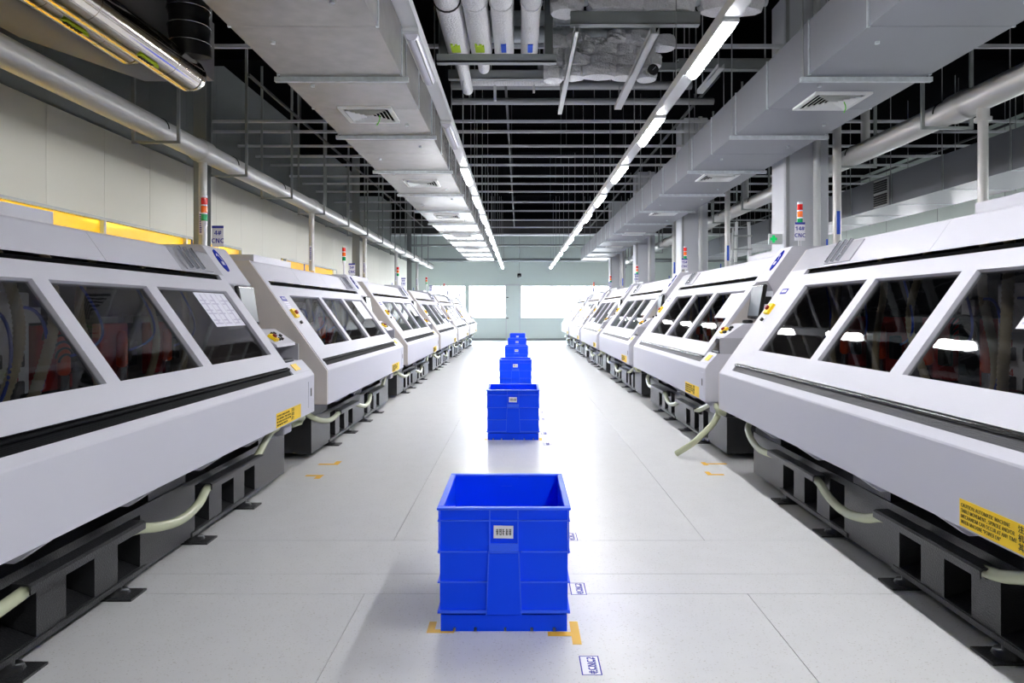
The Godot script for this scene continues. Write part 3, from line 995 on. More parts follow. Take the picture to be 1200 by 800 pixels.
func make_machine(side: String) -> Node3D:
	var left := side == "left"
	K = 1.0 if left else 1.08
	var u0 := 0.0 if left else -0.13
	var uf := 4.40
	var ue := 4.94 if left else 4.77
	var win := [[0.5, 1.68], [1.81, 2.85], [2.99, 4.21]]
	var vt := 1.04 + 1.4 * SLOPE_TOP
	var t := thing("drilling_machine", "", "machine", Vector3.ZERO, 0, "%s row of drilling machines" % side)
	var b := MB.new()
	# front apron
	b.prism(PackedVector2Array([Vector2(0, 0.657), Vector2(0, 1.03), Vector2(0.004, 1.042), Vector2(0.033, 1.0862), Vector2(0.06, 1.06), Vector2(0.3, 0.98), Vector2(0.3, 0.657)]), mq, u0, ue)
	add("apron", b, M.machine_paint, t)
	# dark slot with brush strip and roller
	b = MB.new()
	slab(b, u0 + (0.06 if left else 0.31), uf - 0.02, 0.033, 0.085, -0.03, -0.012)
	add("ledge_strip", b, M.rubber_mesh if not left else M.strip_black, t)
	b = MB.new()
	for j in 5: slab(b, u0 + (0.06 if left else 0.31), uf - 0.02, 0.036 + 0.0052 * j, 0.0385 + 0.0052 * j, -0.012, -0.009)
	add("ledge_rib", b, M.rubber_mesh if not left else M.strip_black, t).set_meta("kind", "stuff")
	b = MB.new()
	b.cyl(sp(u0 + (0.06 if left else 0.30), 0.071, -0.005), sp(uf - 0.02, 0.071, -0.005), 0.014, 12)
	add("roller_bar", b, M.strip_black if left else M.black_gloss, t)
	b = MB.new()
	slab(b, u0 + (0.06 if left else 0.31), uf - 0.02, 0.0815, 0.085, -0.02, 0.001)
	add("edge_trim", b, M.trunk_white if not left else M.strip_black, t)
	# sloping frame round the three windows
	b = MB.new()
	slab(b, u0, uf, 0.085, 0.18, -0.045, 0.0); slab(b, u0, uf, 0.60, 0.676, -0.045, 0.0)
	var edges := [u0, win[0][0], win[0][1], win[1][0], win[1][1], win[2][0], win[2][1], uf]
	for k in range(0, 8, 2): slab(b, edges[k], edges[k + 1], 0.18, 0.60, -0.045, 0.0)
	slab(b, u0, u0 + (0.08 if left else 0.31), 0.033, 0.085, -0.045, 0.0)
	add("window_frame", b, M.machine_paint, t)
	for w in win:
		b = MB.new()
		slab(b, w[0] - 0.01, w[1] + 0.01, 0.175, 0.605, -0.034, -0.028)
		add("window_pane", b, M.window_glass, t)
	# black slot under the hood, then the hood panels
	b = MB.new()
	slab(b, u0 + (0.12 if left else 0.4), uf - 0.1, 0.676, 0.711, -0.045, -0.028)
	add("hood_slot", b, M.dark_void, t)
	b = MB.new()
	for e in [[u0, u0 + (0.12 if left else 0.4)], [uf - 0.1, uf]]: slab(b, e[0], e[1], 0.676, 0.711, -0.05, 0.0)
	add("slot_end", b, M.machine_paint, t)
	var cuts := [u0, 1.32, 2.56, 3.62, uf] if left else [u0, 0.62, 2.30, 3.40, uf]
	for k in 4:
		b = MB.new()
		b.prism(PackedVector2Array([Vector2(0.711, 1.04 + 1.4 * 0.711), Vector2(SLOPE_TOP - 0.012, vt - 0.016), Vector2(SLOPE_TOP + 0.012, vt), Vector2(1.9, vt), Vector2(1.9, vt - 0.12), Vector2(1.0, vt - 0.14)]), mq, cuts[k] + 0.002, cuts[k + 1] - 0.002)
		add("hood_panel", b, M.machine_paint if (left and k < 3) or (not left and k > 0) else M.machine_grey, t)
	var gu := 3.72 if left else 0.62
	b = MB.new()
	slab(b, gu, gu + 0.5, 0.725, 0.852, 0.0, 0.012)
	var gr := add("vent_plate", b, M.machine_grey, t)
	for k in 3:
		b = MB.new()
		slab(b, gu + 0.05 + 0.11 * k, gu + 0.08 + 0.11 * k, 0.728, 0.86, 0.012, 0.035)
		add("vent_rib", b, M.steel, gr)
	b = MB.new()
	b.span(mp(1.6, vt + 0.001, 1.45), mp(3.1, vt + 0.2, 1.85))
	add("top_box", b, M.machine_paint, t)
	# side and back sheets
	var prof := PackedVector2Array([Vector2(0.002, 0.66), Vector2(0.002, 1.03), Vector2(SLOPE_TOP, vt - 0.003), Vector2(1.9, vt - 0.003), Vector2(1.9, 0.66)])
	b = MB.new()
	b.prism(prof, mq, u0 - 0.03, u0)
	add("side_sheet", b, M.machine_side, t)
	b = MB.new()
	b.prism(PackedVector2Array([Vector2(0.05, 0.95), Vector2(0.1, 1.14), Vector2(SLOPE_TOP - 0.03, vt - 0.08), Vector2(1.88, vt - 0.02), Vector2(1.88, 0.95)]), mq, uf - 0.05, uf - 0.02)
	add("inner_sheet", b, M.machine_side, t)
	b = MB.new()
	b.span(mp(u0, 0.66, 1.86), mp(uf, vt - 0.1, 1.9))
	add("back_sheet", b, M.inside_grey, t)
	# inside: table, beam, spindles and hoses
	b = MB.new()
	b.span(mp(u0 + 0.02, 0.80, 0.25), mp(uf - 0.06, 0.90, 1.86))
	add("work_table", b, M.table_grey, t)
	b = MB.new()
	b.cbox(mp(2.15, 1.86, 1.36), Vector3(0.42 * K, 0.42 * K, 4.0), 0.02)
	add("beam", b, M.inside_grey, t)
	var pv := 1.5 if left else 2.72
	b = MB.new()
	b.cbox(mp(pv + 0.28, 1.5, 0.93), Vector3(0.06, 0.62 * K, 0.6), 0.008)
	var sv := add("service_panel", b, M.sticker_white, t)
	for k in 6:
		b = MB.new()
		b.cbox(mp(pv + 0.1 + 0.18 * (k % 3), 1.40 - 0.17 * (k / 3), 0.93) + Vector3(0.04, 0, 0), Vector3(0.03, 0.085, 0.1), 0.006)
		add("socket", b, M.black_plastic, sv)
		text(str([1, 2, 3, 4, 5, 6][k]), 0.05, M.red_paint, sv, Transform3D(Basis(Vector3(0, 0, -1), Vector3.UP, Vector3.RIGHT), mp(pv + 0.09 + 0.18 * (k % 3), 1.40 - 0.17 * (k / 3), 0.93) + Vector3(0.031, 0.062, 0)), true)
	for k in 6:
		var u := 0.46 + 0.68 * k
		if absf(u - pv - 0.28) < 0.3: continue
		b = MB.new()
		b.cbox(mp(u, 1.38, 1.06), Vector3(0.07, 0.44 * K, 0.36), 0.008)
		var s := add("spindle_carrier", b, M.red_paint, t)
		b = MB.new()
		b.tube([mp(u, 1.54, 0.97), mp(u, 1.50, 0.97), mp(u, 1.28, 0.97), mp(u, 1.26, 0.97)], [0.02, 0.038, 0.042, 0.02], 12)
		add("spindle_cap", b, M.orange_plastic, s)
		b = MB.new()
		b.tube([mp(u, 1.26, 0.97), mp(u, 1.08, 0.97), mp(u, 1.0, 0.97)], [0.035, 0.035, 0.018], 12)
		add("spindle_nose", b, M.steel, s)
		b = MB.new()
		b.cbox(mp(u + 0.17, 1.36, 1.0), Vector3(0.07, 0.2, 0.09), 0.01)
		b.span(mp(u + 0.09, 1.6, 1.0), mp(u + 0.21, 1.66, 1.05))
		add("clamp_block", b, M.black_plastic, s)
		b = MB.new()
		var pts := []
		var rr := []
		for j in 61:
			var f := j / 60.0
			pts.append(mp(u + 0.14 + 0.08 * sin(f * PI * 1.7 + k), lerpf(2.08, 1.12, f), 0.86 + 0.10 * sin(f * PI) * (1 if k % 2 else -1) * 0.5))
			rr.append(0.026 if j % 2 else 0.032)
		b.tube(pts, rr, 8)
		add("dust_hose", b, M.hose_beige, t)
		b = MB.new()
		pts = []
		for j in 15:
			var f := j / 14.0
			pts.append(mp(u - 0.12 + 0.26 * sin(f * PI), lerpf(1.95, 1.4, f) - 0.12 * sin(f * PI), 0.84 - 0.05 * sin(f * PI)))
		b.tube(pts, 0.009, 6)
		add("air_tube", b, M.hose_blue, t)
	for k in 2:
		b = MB.new()
		var pts := []
		var rr := []
		for j in 71:
			var f := j / 70.0
			pts.append(mp(pv + 0.20 + 0.33 * k + 0.09 * sin(f * PI * 1.2 + k), lerpf(2.05, 1.0, f), 0.83 - 0.08 * sin(f * PI)))
			rr.append(0.028 if j % 2 else 0.035)
		b.tube(pts, rr, 8)
		add("dust_hose", b, M.hose_beige, t)
		b = MB.new()
		pts = []
		for j in 21:
			var f := j / 20.0
			pts.append(mp(pv + 0.02 + 0.3 * k + 0.22 * sin(f * PI * 1.1), 1.72 - 0.62 * f + 0.1 * sin(f * PI * 2), 0.80 - 0.04 * sin(f * PI)))
		b.tube(pts, 0.010, 6)
		add("air_tube", b, M.hose_blue, t)
	for k in 6:
		b = MB.new()
		var ring2 := []
		for j in 13:
			var a := PI * (j / 12.0)
			ring2.append(mp(2.36 + (0.07 + 0.016 * k) * cos(a), 1.36 + 0.03 * k + (0.05 + 0.012 * k) * sin(a), 0.86 + 0.01 * k))
		b.tube(ring2, 0.008, 5)
		add("coiled_cable", b, M.black_plastic, t)
	b = MB.new()
	b.span(mp(2.18, 1.62, 1.0), mp(2.32, 1.72, 1.04))
	add("paper_note", b, M.sticker_white, t)
	# operator console at the far right of the machine
	b = MB.new()
	b.prism(PackedVector2Array([Vector2(0.27, 0.66), Vector2(0.27, 0.94), Vector2(0.036, 1.0), Vector2(0.036, 1.088), Vector2(0.13, 1.19), Vector2(0.64, 1.19), Vector2(1.9, 1.19), Vector2(1.9, 0.66)]), mq, uf + 0.002, ue - 0.001)
	var cab := add("console_cabinet", b, M.machine_paint, t)
	b = MB.new()
	b.span(Vector3(0.0, 0.72, -(ue - 0.20)), Vector3(0.004, 0.98, -(ue - 0.05)))
	add("access_flap", b, M.machine_paint, cab)
	b = MB.new()
	b.span(Vector3(0.004, 0.83, -(ue - 0.138)), Vector3(0.007, 0.91, -(ue - 0.105)))
	add("keyhole", b, M.black_plastic, cab)
	b = MB.new()
	b.hexa([mp(uf + 0.12, 1.112, 0.052) + Vector3(0.002, 0.002, 0), mp(uf + 0.27, 1.112, 0.052) + Vector3(0.002, 0.002, 0), mp(uf + 0.27, 1.17, 0.107) + Vector3(0.002, 0.002, 0), mp(uf + 0.12, 1.17, 0.107) + Vector3(0.002, 0.002, 0), mp(uf + 0.12, 1.112, 0.056), mp(uf + 0.27, 1.112, 0.056), mp(uf + 0.27, 1.17, 0.111), mp(uf + 0.12, 1.17, 0.111)])
	add("yellow_label", b, M.caution_yellow, cab)
	b = MB.new()
	b.span(mp(uf + 0.002, 1.19, 0.50), mp(ue, 1.36, 1.9)); b.span(mp(ue - 0.02, 1.19, 0.16), mp(ue, 1.36, 0.5))
	add("keyboard_bay", b, M.machine_grey, t)
	b = MB.new()
	b.prism(PackedVector2Array([Vector2(0.19, 1.345), Vector2(0.20, 1.37), Vector2(0.40, 1.505), Vector2(0.42, 1.51), Vector2(1.9, 1.51), Vector2(1.9, 1.345)]), mq, uf + 0.002, ue)
	var desk := add("control_desk", b, M.machine_paint, t)
	var on_desk := func(u: float, f: float, o: float): return mp(u, lerpf(1.37, 1.505, f), lerpf(0.20, 0.40, f)) + Vector3(0.56, 0.83, 0) * o
	b = MB.new()
	var p8 := []
	for o in [0.001, 0.03]:
		for e in [[0.07, 0.2], [0.155, 0.2], [0.155, 0.58], [0.07, 0.58]]: p8.append(on_desk.call(uf + e[0], e[1], o))
	b.hexa(p8)
	add("stop_base", b, M.caution_yellow, desk)
	b = MB.new()
	b.cyl(on_desk.call(uf + 0.1125, 0.39, 0.02), on_desk.call(uf + 0.1125, 0.39, 0.052), 0.021, 14)
	add("stop_button", b, M.stop_red, desk)
	for k in 5:
		b = MB.new()
		var e: Array = [[0.24, 0.3], [0.31, 0.3], [0.24, 0.68], [0.31, 0.68], [0.38, 0.5]][k]
		b.cyl(on_desk.call(uf + e[0] * (ue - uf) / 0.54, e[1], 0.0), on_desk.call(uf + e[0] * (ue - uf) / 0.54, e[1], 0.022), 0.018, 10)
		add("knob", b, M.black_plastic, desk)
	b = MB.new()
	b.prism(PackedVector2Array([Vector2(0.72, 1.51), Vector2(0.72, 1.86), Vector2(0.66, 1.964), Vector2(0.913, 2.318), Vector2(0.935, 2.335), Vector2(1.9, 2.335), Vector2(1.9, 1.51)]), mq, uf + 0.002, ue)
	var colm := add("console_column", b, M.machine_paint, t)
	b = MB.new()
	var ring := PackedVector2Array()
	for a in 28: ring.append(Vector2(cos(TAU * a / 28) * 0.062, sin(TAU * a / 28) * 0.078))
	b.prism(ring, func(o, p): return sp(uf + 0.2 + p.x, 0.822 + p.y, o), 0.0, 0.008)
	var em := add("oval_badge", b, M.emblem_blue, colm)
	# white stand-off arc and small print on the badge
	b = MB.new()
	strokes(b, [[Vector2(-0.05, 0.03), Vector2(-0.02, 0.045), Vector2(0.02, 0.03), Vector2(0.045, 0.0)]], 0, 0, 1.0, 0.006, func(g, o): return sp(uf + 0.2 + g.x * 0.7, 0.822 + g.y, 0.008 + o))
	for k in 5: strokes(b, [[Vector2(-0.04 + k * 0.017, -0.03), Vector2(-0.034 + k * 0.017, -0.012)]], 0, 0, 1.0, 0.007, func(g, o): return sp(uf + 0.2 + g.x * 0.7, 0.822 + g.y, 0.008 + o))
	em.name = "oval_badge"
	add("badge_print", b, M.sticker_white, t)
	b = MB.new()
	var mc := mp(uf + 0.26, 1.745, 0.585)
	var mb := Basis(Vector3.BACK, 0.16)
	b.cbox(mc, Vector3(0.045, 0.40, 0.40), 0.012, mb)
	var mo := add("monitor", b, M.black_gloss, t)
	b = MB.new()
	b.box(mc + mb * Vector3(0.0235, 0.005, 0), Vector3(0.002, 0.345, 0.35), mb)
	add("screen", b, M.screen_off, mo)
	b = MB.new()
	b.span(mp(uf + 0.2, 1.72, 0.62), mp(uf + 0.32, 1.80, 0.73))
	add("monitor_arm", b, M.black_plastic, mo)
	# buttons and plates on the left of the frame
	var ub := u0 + (0.13 if left else 0.12)
	b = MB.new()
	slab(b, ub, ub + 0.11, 0.41, 0.475, 0.0, 0.03)
	var st := add("stop_base", b, M.caution_yellow, t)
	b = MB.new()
	b.cyl(sp(ub + 0.055, 0.4425, 0.03), sp(ub + 0.055, 0.4425, 0.055), 0.024, 14)
	add("stop_button", b, M.stop_red, st)
	b = MB.new()
	slab(b, ub + 0.02, ub + 0.1, 0.35, 0.39, 0.0, 0.004)
	var pl := add("switch_plate", b, M.sticker_white, t)
	b = MB.new()
	b.cyl(sp(ub + 0.06, 0.37, 0.0), sp(ub + 0.06, 0.37, 0.03), 0.02, 12)
	add("switch", b, M.black_plastic, pl)
	b = MB.new()
	slab(b, ub, ub + 0.16, 0.55, 0.585, 0.0, 0.003)
	var pu := add("name_plate", b, M.ink_blue, t)
	b = MB.new()
	for k in 3: slab(b, ub + 0.03 + k * 0.04, ub + 0.055 + k * 0.04, 0.56, 0.576, 0.003, 0.0045)
	add("plate_print", b, M.sticker_white, pu)
	b = MB.new()
	slab(b, ub, ub + 0.15, 0.485, 0.54, 0.0, 0.002)
	var nt := add("notice_plate", b, M.sticker_white, t)
	b = MB.new()
	for k in 3: slab(b, ub + 0.01, ub + 0.14, 0.491 + 0.016 * k, 0.499 + 0.016 * k, 0.002, 0.003)
	add("plate_print", b, M.print_grey, nt)
	# caution label on the apron
	b = MB.new()
	b.span(Vector3(0, 0.666, -3.835), Vector3(0.0025, 0.795, -4.50))
	var ca := add("caution_label", b, M.caution_yellow, t)
	var lines := ["CAUTION: AUTOMATIC MACHINE", "TABLE MOVEMENT , SPINDLE AND/OR", "MECHANISM CAN OCCUR AT ANY TIME", "WHEN MACHINE \"POWER ON\""]
	for k in 4:
		var tl = text(lines[k], 0.017, M.ink_black, ca, Transform3D(Basis(Vector3(0, 0, -0.72), Vector3.UP, Vector3.RIGHT), Vector3(0.0028, 0.768 - 0.0265 * k, -3.847)))
		var wid: float = tl.mesh.get_aabb().size.x
		var want: float = [0.325, 0.355, 0.365, 0.27][k]
		tl.transform.basis = Basis(Vector3(0, 0, -want / maxf(wid, 0.01)), Vector3.UP, Vector3.RIGHT)
		tl.position.z = -3.847 - want / 2 if tl.mesh.get_aabb().position.x < -0.05 else -3.847
	var G := {
		"zhu": [[Vector2(1, 9), Vector2(2, 8)], [Vector2(0, 6.5), Vector2(1.2, 5.5)], [Vector2(0.5, 0.5), Vector2(2, 3.5)], [Vector2(5.5, 9.5), Vector2(6.5, 8.5)], [Vector2(3.2, 7.5), Vector2(9.5, 7.5)], [Vector2(3.6, 4.3), Vector2(9.2, 4.3)], [Vector2(2.8, 0.6), Vector2(10, 0.6)], [Vector2(6.3, 7.5), Vector2(6.3, 0.6)]],
		"yi": [[Vector2(5, 10), Vector2(5, 8.9)], [Vector2(1.5, 8.8), Vector2(8.5, 8.8)], [Vector2(0.5, 7.2), Vector2(9.5, 7.2)], [Vector2(2, 6.2), Vector2(8, 6.2), Vector2(8, 3.6), Vector2(2, 3.6), Vector2(2, 6.2)], [Vector2(2, 4.9), Vector2(8, 4.9)], [Vector2(1, 2.3), Vector2(0.4, 0.8)], [Vector2(3, 2.6), Vector2(3.2, 0.5), Vector2(7, 0.5), Vector2(7.4, 1.5)], [Vector2(5, 2.8), Vector2(5.6, 1.9)], [Vector2(8.4, 2.6), Vector2(9.4, 1.2)]],
		"ji": [[Vector2(0.2, 7), Vector2(4.2, 7)], [Vector2(2.2, 9.8), Vector2(2.2, 0)], [Vector2(2.2, 6.6), Vector2(0.2, 3)], [Vector2(2.4, 5.5), Vector2(4, 4)], [Vector2(5.2, 8.8), Vector2(5.2, 4), Vector2(4, 0.4)], [Vector2(5.2, 8.8), Vector2(8.2, 8.8), Vector2(8.2, 1), Vector2(9.9, 0.8), Vector2(9.9, 2.2)]],
		"qi": [[Vector2(1, 9.4), Vector2(4.2, 9.4), Vector2(4.2, 7), Vector2(1, 7), Vector2(1, 9.4)], [Vector2(5.8, 9.4), Vector2(9, 9.4), Vector2(9, 7), Vector2(5.8, 7), Vector2(5.8, 9.4)], [Vector2(0.3, 5.5), Vector2(9.7, 5.5)], [Vector2(5, 6.6), Vector2(3.6, 4.6), Vector2(0.4, 3.2)], [Vector2(5, 5.4), Vector2(9.6, 3.3)], [Vector2(1, 3), Vector2(4.2, 3), Vector2(4.2, 0.4), Vector2(1, 0.4), Vector2(1, 3)], [Vector2(5.8, 3), Vector2(9, 3), Vector2(9, 0.4), Vector2(5.8, 0.4), Vector2(5.8, 3)]],
		"other": [[Vector2(0.6, 8), Vector2(9.4, 8)], [Vector2(2.8, 9.8), Vector2(2.8, 2.4)], [Vector2(7.2, 9.8), Vector2(7.2, 2.4)], [Vector2(2.8, 6.2), Vector2(7.2, 6.2)], [Vector2(2.8, 4.4), Vector2(7.2, 4.4)], [Vector2(0.3, 2.4), Vector2(9.7, 2.4)], [Vector2(3.4, 1.8), Vector2(1, 0)], [Vector2(6.6, 1.8), Vector2(9, 0)]],
		"it": [[Vector2(5, 10), Vector2(5, 9)], [Vector2(0.8, 7), Vector2(0.8, 8.6), Vector2(9.2, 8.6), Vector2(9.2, 7)], [Vector2(3, 6.8), Vector2(3, 1), Vector2(9, 0.6), Vector2(9.3, 2.2)], [Vector2(8.4, 5.6), Vector2(3, 3.6)]],
		"colon": [[Vector2(1.5, 6), Vector2(2.2, 6)], [Vector2(1.5, 2), Vector2(2.2, 2)]],
	}
	b = MB.new()
	for row in [["zhu", "yi", "colon"], ["ji", "qi"], ["other", "it"]]:
		var r: int = ["zhu", "ji", "other"].find(row[0])
		for c in row.size():
			strokes(b, G[row[c]], 4.225 + 0.040 * c, 0.758 - 0.038 * r, 0.0031, 0.0024, func(g, o): return Vector3(0.0025 + o, g.y, -g.x))
	add("lettering", b, M.ink_black, ca)
	# black cast bed with pockets, tray brackets, hoses and feet
	b = MB.new()
	b.span(Vector3(-0.44, 0.07, -0.21), Vector3(-1.75, 0.62, -4.76))
	b.span(Vector3(-0.25, 0.06, -0.21), Vector3(-0.44, 0.095, -4.76)); b.span(Vector3(-0.25, 0.42, -0.21), Vector3(-0.44, 0.47, -4.76))
	var pockets := [[0.98, 1.22], [1.44, 1.68], [1.90, 2.14], [2.86, 3.09], [3.31, 3.54], [3.76, 3.99]]
	var pe := 0.21
	for p in pockets:
		b.span(Vector3(-0.25, 0.095, -pe), Vector3(-0.44, 0.42, -p[0]))
		pe = p[1]
	b.span(Vector3(-0.25, 0.095, -pe), Vector3(-0.44, 0.42, -4.76))
	for e in [[0.92, 2.2], [2.8, 4.05]]: b.span(Vector3(-0.238, 0.06, -e[0]), Vector3(-0.3, 0.09, -e[1]))
	var bed := add("bed", b, M.cast_black, t)
	for e in [[0.24, 0.9], [2.25, 2.74], [4.1, 4.7]]:
		b = MB.new()
		b.span(Vector3(-0.26, 0.47, -e[0]), Vector3(-0.42, 0.60, -e[1]))
		add("bed_pad", b, M.cast_black, bed)
	for u in [1.02, 1.5, 2.0, 2.95, 3.45, 3.95]:
		b = MB.new()
		b.span(Vector3(-0.40, 0.47, -u), Vector3(-0.45, 0.62, -u - 0.05))
		add("bed_rib", b, M.cast_black, bed)
	for p in pockets:
		b = MB.new()
		b.hexa([Vector3(-0.26, 0.095, -p[0]), Vector3(-0.26, 0.095, -p[1]), Vector3(-0.44, 0.095, -p[1]), Vector3(-0.44, 0.095, -p[0]), Vector3(-0.41, 0.15, -p[0]), Vector3(-0.41, 0.15, -p[1]), Vector3(-0.44, 0.17, -p[1]), Vector3(-0.44, 0.17, -p[0])])
		add("pocket_fillet", b, M.cast_black, bed)
	for u in [0.95, 1.85, 2.75, 3.6, 4.45]:
		b = MB.new()
		b.prism(PackedVector2Array([Vector2(0.006, 0.657), Vector2(0.21, 0.657), Vector2(0.21, 0.555), Vector2(0.16, 0.553)]), mq, u, u + 0.06)
		add("gusset", b, M.machine_paint, t)
	for e in [[0.98, 1.94], [2.82, 3.82]]:
		b = MB.new()
		b.prism(PackedVector2Array([Vector2(0.105, 0.398), Vector2(0.105, 0.436), Vector2(0.118, 0.447), Vector2(0.20, 0.450), Vector2(0.20, 0.442), Vector2(0.122, 0.438), Vector2(0.113, 0.43), Vector2(0.113, 0.398)]), mq, e[0], e[1])
		var ty := add("cable_tray", b, M.cast_black, t)
		for f in [0.365, 0.835]:
			var ub2: float = lerpf(e[0], e[1], f)
			b = MB.new()
			b.prism(PackedVector2Array([Vector2(0.115, 0.425), Vector2(0.25, 0.425), Vector2(0.25, 0.345), Vector2(0.225, 0.345)]), mq, ub2 - 0.035, ub2 + 0.035)
			add("tray_bracket", b, M.black_plastic, ty)
	var hoses := [[[-0.02, 0.63, 0.40], [0.02, 0.58, 0.30], [0.12, 0.50, 0.22], [0.32, 0.43, 0.18], [0.6, 0.385, 0.155], [0.85, 0.39, 0.15], [1.1, 0.412, 0.16]],
		[[1.8, 0.412, 0.16], [1.96, 0.39, 0.15], [2.12, 0.35, 0.13], [2.3, 0.318, 0.12], [2.5, 0.315, 0.12], [2.68, 0.345, 0.13], [2.82, 0.395, 0.15], [2.95, 0.412, 0.16]],
		[[3.7, 0.412, 0.16], [3.86, 0.43, 0.17], [4.08, 0.50, 0.19], [4.28, 0.56, 0.2], [4.42, 0.57, 0.2]]]
	for h in hoses:
		var cu := Curve3D.new()
		for k in h.size():
			var pa: Vector3 = mp(h[maxi(k - 1, 0)][0], h[maxi(k - 1, 0)][1], h[maxi(k - 1, 0)][2])
			var pb: Vector3 = mp(h[mini(k + 1, h.size() - 1)][0], h[mini(k + 1, h.size() - 1)][1], h[mini(k + 1, h.size() - 1)][2])
			cu.add_point(mp(h[k][0], h[k][1], h[k][2]), -(pb - pa) / 6, (pb - pa) / 6)
		b = MB.new()
		var pts := []
		for k in 25: pts.append(cu.sample_baked(cu.get_baked_length() * k / 24.0, true))
		b.tube(pts, 0.031, 12)
		add("drain_hose", b, M.hose_pvc, t)
	b = MB.new()
	b.cbox(Vector3(-0.2, 0.56, -4.55), Vector3(0.12, 0.13, 0.22), 0.01)
	var jb := add("hose_box", b, M.machine_grey, t)
	b = MB.new()
	b.tube([Vector3(-0.16, 0.60, -4.66), Vector3(-0.12, 0.615, -4.78), Vector3(-0.1, 0.60, -4.88), Vector3(-0.13, 0.55, -4.90), Vector3(-0.2, 0.53, -4.82)], 0.03, 12)
	add("hose_bend", b, M.hose_pvc, jb)
	for u in [1.06, 1.93, 2.9, 3.78]:
		b = MB.new()
		b.span(Vector3(-0.14, 0.0, -u + 0.085), Vector3(-0.36, 0.012, -u - 0.085))
		b.tube([Vector3(-0.28, 0.012, -u), Vector3(-0.28, 0.03, -u), Vector3(-0.28, 0.031, -u), Vector3(-0.28, 0.075, -u)], [0.08, 0.07, 0.035, 0.035], 12)
		add("levelling_foot", b, M.cast_black, t)
	# signal tower and number board
	var vtop := mp(4.7, vt, 1.03).y
	var tx := mp(4.7, vt, 1.03).x
	b = MB.new()
	b.cyl(Vector3(tx, vtop, -4.7), Vector3(tx, vtop + 0.33, -4.7), 0.016, 10)
	b.cyl(Vector3(tx, vtop + 0.29, -4.7), Vector3(tx, vtop + 0.34, -4.7), 0.03, 14)
	b.cyl(Vector3(tx, vtop + 0.575, -4.7), Vector3(tx, vtop + 0.595, -4.7), 0.031, 14)
	for k in 2: b.cyl(Vector3(tx, vtop + 0.408 + 0.082 * k, -4.7), Vector3(tx, vtop + 0.422 + 0.082 * k, -4.7), 0.028, 14)
	var tw := add("signal_tower", b, M.sticker_white, t)
	for k in 3:
		b = MB.new()
		b.cyl(Vector3(tx, vtop + 0.34 + 0.082 * k, -4.7), Vector3(tx, vtop + 0.408 + 0.082 * k, -4.7), 0.031, 14)
		add(["green_lamp", "amber_lamp", "red_lamp"][k], b, [M.lamp_green, M.lamp_amber, M.lamp_red][k], tw)
	return t

